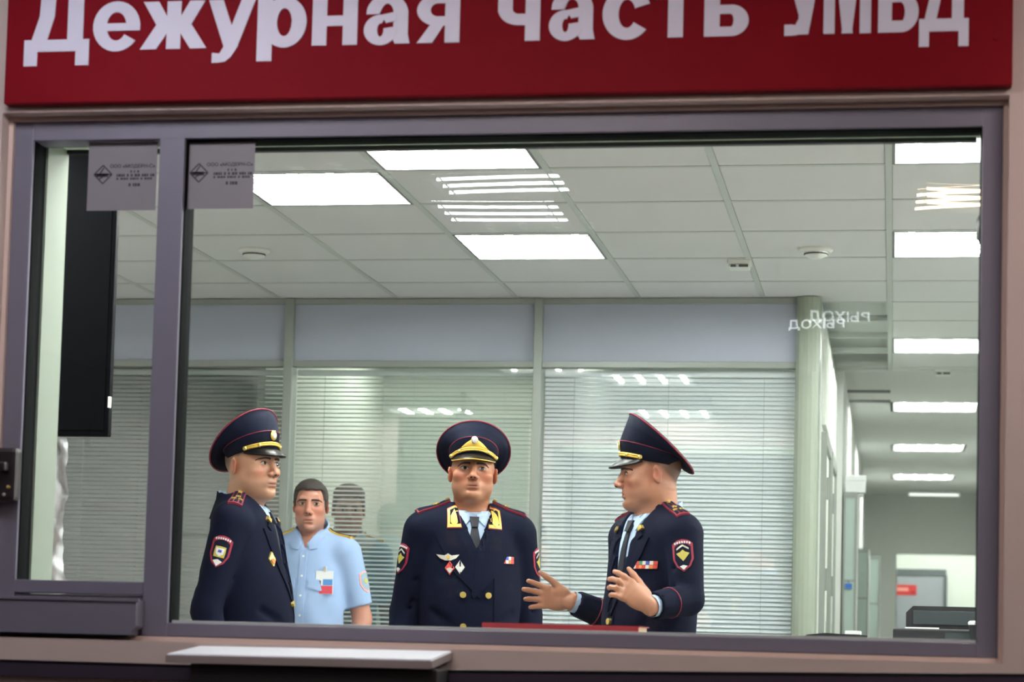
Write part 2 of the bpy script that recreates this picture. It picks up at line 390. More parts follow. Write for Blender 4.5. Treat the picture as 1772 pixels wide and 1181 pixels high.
hl = troffer('hall_light', MT['tube_hall_added'], 'X', 2); hl.location = (-2.1, 4.2, 3.0-.10)  # unseen lamp added to light the sign and front wall
tag(hl, 'added cool hall light in front of the red sign, out of view', 'ceiling light', 'hall lights')
hw = troffer('hall_light', MT['tube_warm_added'], 'X', 2); hw.location = (1.0, 4.2, 3.0-.10)  # unseen warm lamp added to light the wall
tag(hw, 'added warm hall light in front of the wall right of the sign, out of view', 'ceiling light', 'hall lights')
for x, y, src, lab in ((-4.4, 3.3, hl, 'added cool hall light left of the window, out of view'), (1.6, 1.2, hw, 'added warm hall light far right of the viewer, out of view'),
                  (2.3, 2.9, hw, 'added warm hall light right of the window, out of view'), (2.2, 0.2, hl, 'added cool hall light right of the viewer, out of view'), (-1.0, 3.85, hw, 'added warm hall light between viewer and sign, out of view')):
    o = copy_tree(src); o.location = (x, y, 3.0-.10); tag(o, lab, 'ceiling light', 'hall lights')  # more unseen lamps added to brighten the hall side

# ------------------------------------------------------------------ text helper (built-in font, turned into meshes)
def text_mesh(txt, extrude=0.0, bold=0.0):
    cu = bpy.data.curves.new('txt', 'FONT'); cu.body = txt; cu.size = 1.0; cu.extrude = extrude; cu.offset = bold; cu.resolution_u = 6
    o = bpy.data.objects.new('txt', cu); COL.objects.link(o)
    dg = bpy.context.evaluated_depsgraph_get(); me = bpy.data.meshes.new_from_object(o.evaluated_get(dg))
    bpy.data.objects.remove(o); bpy.data.curves.remove(cu)
    return me
def mesh_xy(me):
    a = np.empty(len(me.vertices)*3); me.vertices.foreach_get('co', a); return a.reshape(-1, 3)
def set_xyz(me, a): me.vertices.foreach_set('co', np.ascontiguousarray(a, dtype=np.float64).ravel()); me.update()
def wall_text(name, txt, x0, x1, z0, z1, y, mt, parent, bold=0.0, depth=.002, mirror=False):
    """text in the XZ plane facing -Y, stretched to a box"""
    me = text_mesh(txt, .01, bold); a = mesh_xy(me); lo, hi = a.min(0), a.max(0)
    b = np.empty_like(a); u = (a[:, 0]-lo[0])/(hi[0]-lo[0])
    b[:, 0] = x0+(x1-x0)*u; b[:, 2] = z0+(z1-z0)*(a[:, 1]-lo[1])/(hi[1]-lo[1]); b[:, 1] = y-depth*(a[:, 2] > 0)
    if mirror: b[:, 0] = x1-(x1-x0)*u; b[:, 1] = y+depth*(a[:, 2] > 0)
    set_xyz(me, b); me.name = name
    return link(name, me, mt, parent)

# ------------------------------------------------------------------ window
win = empty('window_1', kind='structure')
GX0, GX1, GZ0, GZ1 = -1.887, .205, 1.031, 2.329     # main glass
SX0, SX1, SZ0, SZ1 = -2.317, -1.957, 1.137, 2.333   # side casement glass
D0, D1 = WY, WY+.085
MB().box(FX0, SX0, D0, D1, FZ0, FZ1, .003).build('frame_stile', MT['frame'], win)
MB().box(GX1, FX1, D0, D1, FZ0, FZ1, .003).build('frame_stile', MT['frame'], win)
MB().box(SX0-.001, GX1+.001, D0+.001, D1, GZ1, FZ1-.001, .003).build('frame_head', MT['frame'], win)
MB().box(SX1, GX0, D0-.002, D1, FZ0, GZ1+.001, .003).build('mullion', MT['frame'], win)
MB().box(GX0-.001, GX1+.001, D0+.001, D1, FZ0+.001, GZ0, .003).build('frame_sill', MT['frame'], win)
MB().box(SX0-.001, SX1+.001, D0+.002, D1, 1.102, SZ0, .003).build('casement_rail', MT['frame'], win)
MB().box(SX0-.001, SX1+.001, D0+.010, D1, FZ0+.001, 1.100, .002).build('infill_panel', MT['frame'], win)
def gasket(x0, x1, z0, z1):
    g = .003; y0, y1 = D0+.012, D1+.002
    m = MB(); m.box(x0, x0+g, y0, y1, z0, z1); m.box(x0+g, x1, y0, y1, z1-g*1.2, z1); m.box(x1-g*.6, x1, y0, y1, z0, z1-g*1.2)
    m.build('gasket', MT['gasket'], win)
gasket(GX0, GX1, GZ0, GZ1); gasket(SX0, SX1, SZ0, SZ1)
MB().box(GX0+.008, GX1, D0+.014, D1-.005, GZ0, GZ0+.007, .001).build('glazing_bead', MT['counter'], win, label='pale strip along the foot of the glass')
def pane(x0, x1, z0, z1, y, bulge):
    n, k = 25, 17; us = np.linspace(-1, 1, n); vs = np.linspace(-1, 1, k)
    P = np.empty((k, n, 3))
    for i, v in enumerate(vs):
        P[i, :, 0] = (x0+x1)/2+us*(x1-x0)/2; P[i, :, 2] = (z0+z1)/2+v*(z1-z0)/2
        P[i, :, 1] = y+bulge*(1-us**2)*(1-v**2)
    m = MB(); m.grid(P); Q = P.copy(); Q[:, :, 1] += .004; m.grid(Q)
    for E in ([(P[i, j], Q[i, j]) for i in range(k)] for j in (0, n-1)): m.grid(np.array(list(E)))
    for E in ([(P[i, j], Q[i, j]) for j in range(n)] for i in (0, k-1)): m.grid(np.array(list(E)))
    return m.build('pane', MT['pane'], win, smooth=True)
pane(GX0, GX1, GZ0, GZ1, D0+.033, -.0042); pane(GX0, GX1, GZ0, GZ1, D0+.055, .0042)
pane(SX0, SX1, SZ0, SZ1, D0+.033, -.0003)
# painted reveal behind the frame
rx = PY(111, 400, WI)[0]; rz = PY(1000, 247.5, WI)[2]; rxr = PY(1697, 500, WI)[0]
MB().box(FX0-.01, rx, D1, WI+.012, FZ0, FZ1+.02).build('trim_2', MT['reveal_darkened'], kind='structure')
MB().box(rx, FX1, D1, WI+.012, rz, rz+.05).build('trim_3', MT['reveal'], kind='structure')
MB().box(max(rxr, GX1-.005), FX1+.01, D1, WI+.012, FZ0, rz).build('trim_4', MT['reveal'], kind='structure')
dz0 = PY(1000, 254.5, WI)[2]
MB().box(rx, GX1-.006, WI-.004, WI+.02, dz0, rz, .002).build('trim_5', MT['dark'], kind='structure')
MB().box(rx, FX1, D1, WI+.35, FZ0-.03, GZ0-.004).build('trim_6', MT['counter'], kind='structure')

# stickers on the glass
def sticker(px0, py0, px1, py1, label, clip):
    y = D0+.030
    a = PY(px0, py1, y); b = PY(px1, py0, y); x0, z0, x1, z1 = a[0], a[2], b[0], b[2]
    r = empty('glass_sticker', ((x0+x1)/2, y, z0), label=label, cat='sticker', group='grey maker stickers on the glass')
    W, Hh = x1-x0, z1-z0
    MB().box(-W/2, W/2, -.0008, .0008, 0, Hh).build('film', MT['sticker'], r)
    cx = -W/2+W*.22*clip; cz = Hh*.53; s = W*.13; m = MB()
    for (p, q) in (((-s, 0), (0, s)), ((0, s), (s, 0)), ((s, 0), (0, -s)), ((0, -s), (-s, 0)), ((-s*.55, -s*.2), (s*.1, s*.75)), ((-s*.9, 0), (s*.9, 0)), ((-.4*s, -.5*s), (.5*s, .1*s))):
        d = np.array([q[0]-p[0], q[1]-p[1]]); nrm = np.array([-d[1], d[0]])/np.linalg.norm(d)*s*.07
        o = [(cx+p[0]+nrm[0], cz+p[1]+nrm[1]), (cx+q[0]+nrm[0], cz+q[1]+nrm[1]), (cx+q[0]-nrm[0], cz+q[1]-nrm[1]), (cx+p[0]-nrm[0], cz+p[1]-nrm[1])]
        m.prism(o, -.0014, -.0008)
    m.box(cx-s*.75, cx+s*.6, -.0014, -.0008, cz-s*.28, cz+s*.12)
    m.build('diamond_logo', MT['print'], r)
    tx0 = -W/2+W*.32
    wall_text('lettering', 'ООО «МОДЕРН-С»', tx0, W/2-.004, Hh*.615, Hh*.680, -.0008, MT['print'], r, bold=.022, depth=.0006)
    rng = random.Random(3); m = MB()
    for (zz, xa, xb, hh) in ((.57, .62, .78, .035), (.515, .42, .98, .04), (.465, .42, .98, .03), (.375, .60, .78, .045)):
        x = xa
        while x < xb-.02:
            wd = rng.uniform(.015, .04)
            m.box(-W/2+W*x, -W/2+W*min(x+wd, xb), -.0014, -.0008, Hh*(zz-hh/2), Hh*(zz+hh/2)); x += wd+rng.choice([.008, .008, .03])
    m.build('small_print', MT['print'], r)
sticker(150, 246, 273, 365, 'grey maker sticker with diamond mark on the narrow side casement', 1)
sticker(317, 243, 442, 362, 'grey maker sticker with diamond mark at the corner of the large pane', .95)

# ------------------------------------------------------------------ sign with lettering
SY = 5.405
sbl = PY(6, 181, SY); sbr = PY(1752, 146, SY); sz = (sbl[2]+sbr[2])/2
sg = empty('office_sign', ((sbl[0]+sbr[0])/2, SY, sz), label='long dark red sign with white letters above the service window', cat='sign')
off = np.array(sg.location)
MB().box(sbl[0]-off[0], sbr[0]-off[0], 0, WALLY-SY, 0, .44, .003).build('board', MT['sign'], sg)
zb = np.mean([PY(x, y, SY)[2] for x, y in ((300, 88), (580, 82), (1168, 63), (1260, 61.5), (1466, 57), (1550, 55))])-off[2]
def px_x(x, y): return PY(x, y, SY)[0]-off[0]
xh = PY(580, -1.5, SY)[2]-PY(580, 82, SY)[2]
# bold sans glyphs built from strokes; unit box: width 0..1, height in x-heights (baseline 0, x-height 1)
def arc(cx, cy, rx, ry, a0, a1, tx, ty, n=26):
    out, inn = [], []
    for i in range(n+1):
        a = math.radians(a0+(a1-a0)*i/n); out.append((cx+rx*math.cos(a), cy+ry*math.sin(a))); inn.append((cx+(rx-tx)*math.cos(a), cy+(ry-ty)*math.sin(a)))
    return [[out[i], out[i+1], inn[i+1], inn[i]] for i in range(n)]
def bar(x0, y0, x1, y1): return [[(x0, y0), (x1, y0), (x1, y1), (x0, y1)]]
def para(x0, y0, x1, y1, wd): return [[(x0, y0), (x0+wd, y0), (x1+wd, y1), (x1, y1)]]
C = 1.37
def glyph(ch):
    if ch == 'Д': return bar(0, -.30, .205, .25)+bar(.795, -.30, 1, .25)+bar(0, 0, 1, .25)+[[(.10, .2), (.34, .2), (.455, .75), (.225, .75)]]+[[(.225, .75), (.455, .75), (.475, C), (.245, C)]]+bar(.245, C-.22, .90, C)+bar(.66, .2, .90, C)
    if ch == 'е': return arc(.5, .5, .5, .53, 0, 325, .29, .23)+bar(.24, .405, 1.0, .565)
    if ch == 'ж': return bar(.395, 0, .605, 1)+para(0, 0, .25, .54, .245)+para(.25, .48, .035, 1, .23)+para(.755, 0, .505, .54, .245)+para(.52, .48, .735, 1, .23)+bar(.33, .43, .67, .6)
    if ch == 'у': return para(.345, .02, .0, 1, .31)+para(.33, .0, .70, 1, .30)+[[(.33, .0), (.63, .0), (.5, -.2), (.26, -.12)]]+[[(.26, -.12), (.5, -.2), (.38, -.29), (.22, -.31)]]+[[(.10, -.105), (.26, -.12), (.25, -.31), (.10, -.31)]]
    if ch == 'р': return bar(0, -.30, .305, 1)+arc(.55, .5, .45, .53, 0, 360, .30, .24, 40)
    if ch == 'н': return bar(0, 0, .32, 1)+bar(.68, 0, 1, 1)+bar(.3, .40, .7, .61)
    if ch == 'а': return bar(.64, .06, .955, .68)+arc(.5, .62, .455, .41, 0, 165, .315, .20)+[[(.05, .62), (.335, .62), (.36, .70), (.06, .72)]]+arc(.36, .29, .36, .315, 70, 372, .29, .175)+[[(.38, .60), (.48, .43), (.70, .47), (.70, .66)]]+[[(.64, .1), (.955, .2), (1.0, 0), (.68, 0)]]
    if ch == 'я': return bar(.66, 0, 1, 1)+arc(.5, .675, .49, .325, 90, 270, .315, .19)+bar(.49, .81, .8, 1)+bar(.49, .35, .8, .54)+[[(.02, 0), (.38, 0), (.66, .40), (.36, .42)]]
    if ch == 'ч': return bar(.65, 0, 1, 1)+bar(0, .6, .345, 1)+arc(.5, .66, .5, .34, 180, 270, .345, .23)+bar(.49, .32, .7, .55)
    if ch == 'с': return arc(.52, .5, .52, .53, 22, 322, .34, .24, 40)
    if ch == 'т': return bar(.325, 0, .675, 1)+bar(0, .78, 1, 1)
    if ch == 'ь': return bar(0, 0, .35, 1)+bar(.3, .45, .62, .63)+bar(.3, 0, .62, .19)+arc(.60, .315, .40, .315, -90, 90, .34, .19)
    if ch == 'У': return para(.40, .36, .0, C, .30)+para(.38, .0, .72, C, .28)+[[(.38, .36), (.62, .5), (.62, .25), (.50, .1)]]+bar(.0, -.02, .22, .2)+[[(.2, -.02), (.36, -.01), (.55, .2), (.42, .36), (.30, .19), (.2, .2)]]
    if ch == 'М': return bar(0, 0, .235, C)+bar(.765, 0, 1, C)+[[(.235, C), (.40, C), (.62, 0), (.40, 0)]]+[[(.765, C), (.60, C), (.38, 0), (.60, 0)]]+[[(0, C), (.30, C), (.235, .95), (0, .9)]]+[[(1, C), (.70, C), (.765, .95), (1, .9)]]
    if ch == 'В': return bar(0, 0, .34, C)+bar(.3, 0, .6, .23)+bar(.3, .60, .6, .80)+bar(.3, C-.21, .58, C)+arc(.58, .40, .42, .40, -90, 90, .34, .22)+arc(.56, 1.0, .38, .37, -90, 90, .32, .2)
GL = [('Д', 43, 155), ('е', 161, 242), ('ж', 243, 358), ('у', 360, 441), ('р', 445, 530), ('н', 540, 618), ('а', 629.5, 709), ('я', 720, 795),
      ('ч', 861, 934), ('а', 949.5, 1029), ('с', 1042, 1123.5), ('т', 1131, 1206), ('ь', 1218, 1295), ('У', 1357, 1420), ('М', 1424.6, 1506.7), ('В', 1519, 1589), ('Д', 1590, 1676)]
for ch, xa, xb in GL:
    x0, x1 = px_x(xa, 70), px_x(xb, 70); m = MB()
    for q, poly in enumerate(glyph(ch)): m.prism([(x0+(x1-x0)*u, zb+xh*v) for u, v in poly], -.003-q*.00003, .0005)
    m.build('letter', MT['letter'], sg)
MB().lathe([(.0, -.004), (.006, -.003), (.008, .001)], (px_x(1723, 66), 0, PY(1723, 66, SY)[2]-off[2]), 'Y', 10).build('screw_cap', MT['sign'], sg)

# ------------------------------------------------------------------ hall side fittings
tr = empty('document_tray', (-2.2, WY-.004, 1.0), label='grey lilac metal document tray under the narrow side casement', cat='tray')
x1t = PY(236, 1060, 5.435)[0]+2.2; zt0 = PY(120, 1097, 5.435)[2]-1.0; zt1 = PY(120, 1037, 5.435)[2]-1.0
m = MB(); m.prism([(-.55, zt0), (x1t-.015, zt0), (x1t-.015, zt0+.010), (x1t, zt0+.024), (x1t, zt1), (-.55, zt1)], -.065, 0)
m.build('body', MT['frame'], tr)
m = MB(); m.box(-.55, x1t+.008, -.070, -.060, zt1-.004, zt1+.004, .001); m.build('top_lip', MT['frame'], tr)
m = MB(); m.box(-.5, x1t-.02, -.06, .0, zt0-.005, zt0); m.build('bottom_slide', MT['dark'], tr)
la = PY(26, 868, 5.46); lb = PY(26, 775, 5.46)
lk = empty('casement_lock', (la[0]-.03, WY, la[2]), label='dark brown lock on the left stile of the side casement', cat='lock')
hh = lb[2]-la[2]
MB().box(-.03, .03, -.045, 0, 0, hh, .012).build('case', MT['dark_brown'], lk, smooth=False)
MB().lathe([(0, -.05), (.005, -.049), (.006, -.044)], (.012, 0, hh*.26), 'Y', 12).build('screw_head', MT['brass'], lk)
MB().lathe([(0, -.048), (.004, -.047), (.005, -.044)], (.0, 0, hh*.12), 'Y', 12).build('screw_head', MT['silver'], lk)
MB().box(-.012, .012, -.075, -.045, hh*.55, hh*.72, .006).build('thumb_turn', MT['dark_brown'], lk)
# writing shelf
bl, br = PY(345, 1118, WALLY), PY(782, 1127, WALLY); fl, fr = PY(287, 1132, 5.20), PY(746, 1142.5, 5.20)
cxs = (bl[0]+br[0])/2
sh = empty('writing_shelf', (cxs, WALLY, .80), label='pale writing shelf with dark underside below the large window', cat='shelf')
o0 = np.array([cxs, WALLY, .80])
top = [bl-o0, br-o0, fr-o0, fl-o0]; tz = .023; dz = np.array([0, 0, tz])
bm = bmesh.new(); vt = [bm.verts.new(p) for p in top]; vb = [bm.verts.new(p-dz) for p in top]
bm.faces.new(vt); bm.faces.new(vb[::-1])
for i in range(4): bm.faces.new((vt[i], vb[i], vb[(i+1) % 4], vt[(i+1) % 4]))
bmesh.ops.recalc_face_normals(bm, faces=bm.faces)
bmesh.ops.bevel(bm, geom=list(bm.edges), offset=.003, segments=2, affect='EDGES')
me = bpy.data.meshes.new('top'); bm.to_mesh(me); bm.free()
link('top', me, MT['shelf'], sh)
def edge_strip(a, b):
    a, b = np.array(a), np.array(b); d = (b-a)/np.linalg.norm(b-a); n = np.array([d[1], -d[0], 0]); n /= np.linalg.norm(n)
    if n @ (-(a+b)/2+np.mean(top, 0)) > 0: n = -n
    q = []
    for p in (a, b):
        for o in (0, .0015):
            for z in (-.003, -tz+.001): q.append(p+n*(o+.0005)+np.array([0, 0, z]))
    return MB().add(q, [(0, 1, 5, 4), (2, 6, 7, 3), (0, 4, 6, 2), (1, 3, 7, 5), (0, 2, 3, 1), (4, 5, 7, 6)])
edge_strip(top[3], top[2]).build('edge_strip', MT['shelf_edge'], sh); edge_strip(top[2], top[1]).build('edge_strip', MT['shelf_edge'], sh)
zsh = min(fl[2], fr[2])-.8-tz
MB().box(fl[0]-cxs+.06, fr[0]-cxs+.012, -.225, -.06, zsh-.16, zsh+.002, .004).build('support_box', MT['black'], sh)
ra, rb = PY(10, 1144, 5.42)[2], PY(10, 1171, 5.42)[2]
rr = empty('wall_rail', (-1.0, WALLY, rb), label='long dark bumper rail on the wall below the window', cat='rail')
MB().box(-4.9, -.4, -.02, 0, 0, ra-rb, .004).build('bar', MT['rail'], rr)
MB().box(-4.9, -.4, -.024, -.001, ra-rb-.0005, ra-rb+.003, .001).build('top_strip', MT['dark'], rr)
qa, qb = PY(700, 1159.5, 5.36), PY(1772, 1167, 5.36); ql = math.hypot(qb[0]-qa[0], qb[2]-qa[2])
rr2 = empty('wall_rail', (qa[0], WALLY, qa[2]), label='glossy dark rail starting behind the shelf and running right below the window', cat='rail')
rr2.rotation_euler = (0, -math.atan2(qb[2]-qa[2], qb[0]-qa[0]), 0)
MB().box(0, ql*1.6, -.08, 0, -.16, -.004, .004).build('bar', MT['rail'], rr2); MB().box(0, ql*1.6, -.084, -.0, -.005, .0, .0015).build('top_strip', MT['patent'], rr2)
MB().box(-6, 5, WALLY-.015, WALLY, 0, .12).build('baseboard_front', MT['rail'], kind='structure')

# exit sign hanging in the hall behind the viewer (seen mirrored in the panes)
ep = PY(1432, 556, 2*(WY+.045)+1.0)
ex = empty('exit_sign', (ep[0], -1.0, ep[2]), label='lit exit sign hanging in the hall, mirrored twice in the glass', cat='sign')
MB().box(-.2, .2, -.05, -.004, -.07, .07, .004).build('case', MT['exit_board'], ex)
MB().tube([(-.15, -.03, .07), (-.15, -.03, 3.0-ep[2])], .004, 6).build('hanger', MT['dark'], ex)
MB().tube([(.15, -.03, .07), (.15, -.03, 3.0-ep[2])], .004, 6).build('hanger', MT['dark'], ex)
wall_text('lettering', 'ВЫХОД', -.16, .16, -.033, .033, -.003, MT['exit_glow'], ex, bold=.02, mirror=True)

# ------------------------------------------------------------------ glazed partition with blinds
part = empty('wall_partition', kind='structure')
POSTS = [(-4.257, -4.212), (-3.0, -2.955), (-1.743, -1.70)]
CX0, CX1 = -.473, -.358
BAYS = [(-4.212, -3.0), (-2.955, -1.743), (-1.70, CX0)]
RZ0, RZ1 = 2.346, 2.377
for a, b in POSTS: MB().box(a, b, PB-.035, PB+.06, 0, H-.004, .004).build('post', MT['post'], part)
m = MB(); n = 9; prof = [(CX0, PB+.1), (CX0, PB-.03)]
for i in range(n):
    t = math.pi*i/(n-1); prof.append(((CX0+CX1)/2-math.cos(t)*(CX1-CX0)/2*.98, PB-.03-.04*math.sin(t)))
prof += [(CX1, PB-.03), (CX1, PB+.1)]
P = np.array([[(x, y, z) for x, y in prof] for z in (0, H-.004)])
m.grid(P); m.f.append(tuple(range(len(prof)))); m.f.append(tuple(range(len(prof), 2*len(prof)))); m.f.append((0, len(prof), 2*len(prof)-1, len(prof)-1))
m.build('corner_post', MT['corner'], part)
for a, b in BAYS+[(XL, -4.257)]:
    MB().box(a, b, PB, PB+.05, RZ1, H-.004).build('header_panel', MT['header'], part)
    MB().box(a, b, PB-.02, PB+.05, RZ0, RZ1, .003).build('rail', MT['post'], part)
    MB().box(a, b, PB-.02, PB+.05, .72, .77, .003).build('rail', MT['post'], part)
    MB().box(a, b, PB, PB+.05, 0, .72).build('lower_panel', MT['header'], part)
    MB().box(a, b, PB+.010, PB+.016, .77, RZ0).build('pane', MT['pane2'], part)
MB().box(XL, CX1, PB-.02, PB+.05, H-.03, H-.004).build('trim_7', MT['post'], kind='structure')

def blind(x0, x1, tilt, slatmat, label):
    yc = PB+.062
    r = empty('venetian_blind', ((x0+x1)/2, yc, .80), label=label, cat='blind', group='venetian blinds behind the partition glass')
    W = x1-x0-.012
    MB().box(-W/2, W/2, -.014, .014, RZ0-.8-.036, RZ0-.8-.008, .002).build('head_rail', slatmat, r)
    c, n = .0125, 5; pr = []
    for i in range(n):
        u = -1+2*i/(n-1); pr.append((u*c, .0022*(1-u*u)))
    loop = [(y, z+.0003) for y, z in pr]+[(y, z-.0003) for y, z in pr[::-1]]
    ct, st = math.cos(tilt), math.sin(tilt); loop = [(y*ct-z*st, y*st+z*ct) for y, z in loop]
    m = MB(); P = np.array([[(x, y, z) for y, z in loop] for x in (-W/2, W/2)]); m.grid(P, closed_u=True)
    k = len(loop); m.f.append(tuple(range(k))[::-1]); m.f.append(tuple(range(k, 2*k)))
    me = m.mesh('slat'); me.materials.append(slatmat)
    z = RZ0-.8-.052; i = 0
    while z > .03:
        o = link('slat', me, None, r, loc=(0, 0, z)); i += 1; z -= .0215
    MB().box(-W/2, W/2, -.012, .012, .0, .012, .002).build('bottom_rail', slatmat, r)
    for q in (-.38, 0.0, .38):
        MB().box(q*W-.0012, q*W+.0012, -.0138, -.0128, .01, RZ0-.8-.03).build('ladder_cord', MT['cord'], r)
    return r
R = math.radians
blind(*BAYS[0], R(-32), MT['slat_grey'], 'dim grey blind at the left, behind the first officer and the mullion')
blind(*BAYS[1], R(21), MT['slat_cream'], 'half open cream blind in the middle with a man standing behind it')
blind(*BAYS[2], R(49), MT['slat'], 'bright white closed blind behind the gesturing officer')
# offices behind
MB().box(XL, CX0, 13.05, 13.15, 0, 2.80).build('wall_office_back', MT['office'], kind='structure')
MB().box(-3.19, -3.13, PB+.10, 13.05, 0, 2.80).build('wall_office_divider', MT['office'], kind='structure')
MB().box(-1.74, -1.70, PB+.10, 13.05, 0, 2.80).build('wall_office_side', MT['office'], kind='structure')
pa, pb = PY(503, 862, 13.03), PY(596, 806, 13.03)
pf = empty('framed_print', ((pa[0]+pb[0])/2, 13.05, pa[2]), label='framed beige print on the office wall behind the middle blind', cat='picture')
w_, h_ = pb[0]-pa[0], pb[2]-pa[2]
MB().box(-w_/2, w_/2, -.02, -.002, 0, h_, .004).build('frame', MT['pic_frame'], pf)
MB().box(-w_/2+.02, w_/2-.02, -.024, -.019, .02, h_-.02).build('print', MT['picture'], pf)

# ------------------------------------------------------------------ television, cloth
ty = 6.45
ta, tb = PY(187, 756, ty), PY(209, 262, ty)
tv = empty('television', (ta[0]-.45, ty, ta[2]), label='large black flat television hanging beside the left window reveal', cat='television')
tw, th = .9, tb[2]-ta[2]
MB().box(-.45, .45, 0, .03, 0, th, .006).build('casing', MT['screen'], tv)
MB().box(-.435, .435, -.003, .001, .02, th-.015).build('screen', MT['screen'], tv)
MB().box(-.445, .448, -.006, .002, th+.0, th+.02, .002).build('mount_bar', MT['plastic'], tv)
MB().box(-.05, .05, .03, .06, th*.3, th+.02, .004).build('bracket', MT['dark'], tv)
MB().tube([(0, .045, th+.02), (0, .045, H-ta[2]-.004)], .02, 12).build('ceiling_pole', MT['dark'], tv)
MB().box(.443, .452, .0, .014, .10*th, .14*th, .002).build('side_switch', MT['plastic'], tv)
ca, cb = PY(114, 1004, 6.9), PY(116, 745, 6.9)
cl = MB(); nu, nv = 40, 60; rg = np.random.RandomState(5)
us = np.linspace(0, 1, nu); vs = np.linspace(0, 1, nv); U, V = np.meshgrid(us, vs)
Wd = .30; hgt = cb[2]-ca[2]+.16
fold = .012*np.sin(U*31+2*np.sin(V*7))+.008*np.sin(V*37+U*13)*np.clip(1.2-V, 0, 1)+.005*np.sin(V*71+U*41+1)
xedge = .006*np.sin(V*11)+.004*np.sin(V*29+1)
P = np.stack([ca[0]-Wd+(Wd+xedge-.012)*U, 6.9+fold, ca[2]-.16+hgt*V], -1)
cl.grid(P); Q = P.copy(); Q[:, :, 1] += .004; cl.grid(Q)
cl.build('hanging_cloth', MT['cloth_white'], smooth=True, label='crumpled white cloth hanging under the television', cat='cloth')
MB().box(XL, ca[0]+.01, 6.88, 6.93, cb[2]-.02, cb[2]+.0).build('trim_8', MT['plastic'], kind='structure')

# ------------------------------------------------------------------ ceiling fittings
def detector(px, py, label):
    p = PZ(px, py, H); r = empty('smoke_detector', (p[0], p[1], H), label=label, cat='detector', group='smoke detectors on the tiles')
    MB().lathe([(.07, 0), (.072, -.008), (.062, -.016)], n=20).build('base', MT['plastic'], r, smooth=False)
    MB().lathe([(.05, -.016), (.048, -.03), (.02, -.042), (.0, -.043)], n=20).build('head', MT['plastic'], r)
    MB().lathe([(.0505, -.021), (.0508, -.027)], n=20).build('grille', MT['dim'], r)
detector(440, 432, 'round white smoke detector on the ceiling above the first officer')
detector(1412, 431, 'round white smoke detector on the ceiling towards the corridor row of lights')
def fitting(px, py, label):
    p = PZ(px, py, H); r = empty('ceiling_sensor', (p[0], p[1], H), label=label, cat='sensor', group='square ceiling sensors')
    MB().box(-.05, .05, -.05, .05, -.02, 0, .004).build('body', MT['plastic'], r)
    m = MB(); m.box(-.035, -.012, -.052, -.046, -.034, -.024); m.box(.0, .04, -.052, -.046, -.034, -.024); m.build('slot', MT['dim'], r)
    MB().box(-.045, .045, -.045, .045, -.036, -.02, .006).build('lens', MT['plastic'], r)
fitting(1280, 452, 'small square ceiling sensor near the middle of the tiles')
fitting(1632, 640, 'small square sensor at the end of the tiles under the corridor lights')
# two dark slots on the plain corridor ceiling
for i, yy in enumerate((677, 694)):
    a, b = PZ(1459, yy, H-.004), PZ(1541, yy, H-.004)
    r = empty('linear_diffuser', ((a[0]+b[0])/2, a[1], H-.004), label=['dark linear slot across the plain corridor ceiling, nearer one', 'dark linear slot across the plain corridor ceiling, further one'][i], cat='diffuser', group='ceiling slots')
    m = MB(); m.box(-(b[0]-a[0])/2, (b[0]-a[0])/2, -.06, .06, -.006, 0, .001); m.build('frame', MT['dim'], r)

# ------------------------------------------------------------------ corridor: cabinets, doors
def glass_cabinet(px0, px1, pyt, Yc, label, zt=None, shelves=True):
    a = PY(px0, pyt, Yc); b = PY(px1, pyt, Yc)
    xa, xb = -.302, b[0]; w_ = xb-xa; h_ = a[2]; dp = .55
    r = empty('glass_cabinet', (xa+w_/2, Yc, 0), label=label, cat='cabinet', group='tall glass cabinets along the corridor')
    m = MB(); t = .018
    m.box(-w_/2, -w_/2+t, 0, dp, 0, h_); m.box(w_/2-t, w_/2, 0, dp, 0, h_); m.box(-w_/2+t, w_/2-t, 0, dp, h_-t, h_); m.box(-w_/2+t, w_/2-t, dp-t, dp, 0, h_-t); m.box(-w_/2+t, w_/2-t, 0, dp, 0, .1)
    m.build('carcass', MT['room_wall'], r)
    m = MB(); m.box(-w_/2, -w_/2+.012, -.02, 0, .08, h_); m.box(w_/2-.012, w_/2, -.02, 0, .08, h_); m.box(-w_/2+.012, w_/2-.012, -.02, 0, h_-.035, h_); m.box(-w_/2+.012, w_/2-.012, -.02, 0, .08, .12)
    d = m.build('door', MT['post'], r)
    MB().box(-w_/2+.012, w_/2-.012, -.012, -.008, .12, h_-.035).build('pane', MT['frost'], d)
    MB().box(w_/2-.022, w_/2-.014, -.035, -.02, 1.0, 1.12, .002).build('handle', MT['dim'], d)
    for z in (.5, .98, 1.42): MB().box(-w_/2+.012, w_/2-.012, -.016, -.012, z, z+.016).build('cross_bar', MT['post'], d)
    return r, xa, xb, h_
c1 = glass_cabinet(1453, 1484, 852, 13.2, 'nearest tall glass cabinet along the corridor wall, white boxes on top')
glass_cabinet(1484, 1504, 950, 17.4, 'middle tall glass cabinet along the corridor wall')
glass_cabinet(1503, 1523, 962, 19.2, 'furthest tall glass cabinet along the corridor wall')
r, xa, xb, h1 = c1
for i, (x, d, hh, lab) in enumerate(((xa+.07, 0.02, .10, 'white box on top of the nearest glass cabinet, left one'), (xb-.03, .16, .075, 'white box on top of the nearest glass cabinet, right one'))):
    b = empty('storage_box', (x, 13.2+d+(.15 if i else 0), h1), label=lab, cat='box', group='white boxes on the cabinet')
    MB().box(-.06, .06, 0, .12, 0, hh, .003).build('body', MT['white_paper'], b); MB().box(-.063, .063, -.003, .123, hh-.03, hh+.004, .003).build('lid', MT['white_paper'], b)
m = empty('blue_tag', (xb-.045, 13.175, 1.41), label='small blue tag on the nearest glass cabinet door', cat='tag')
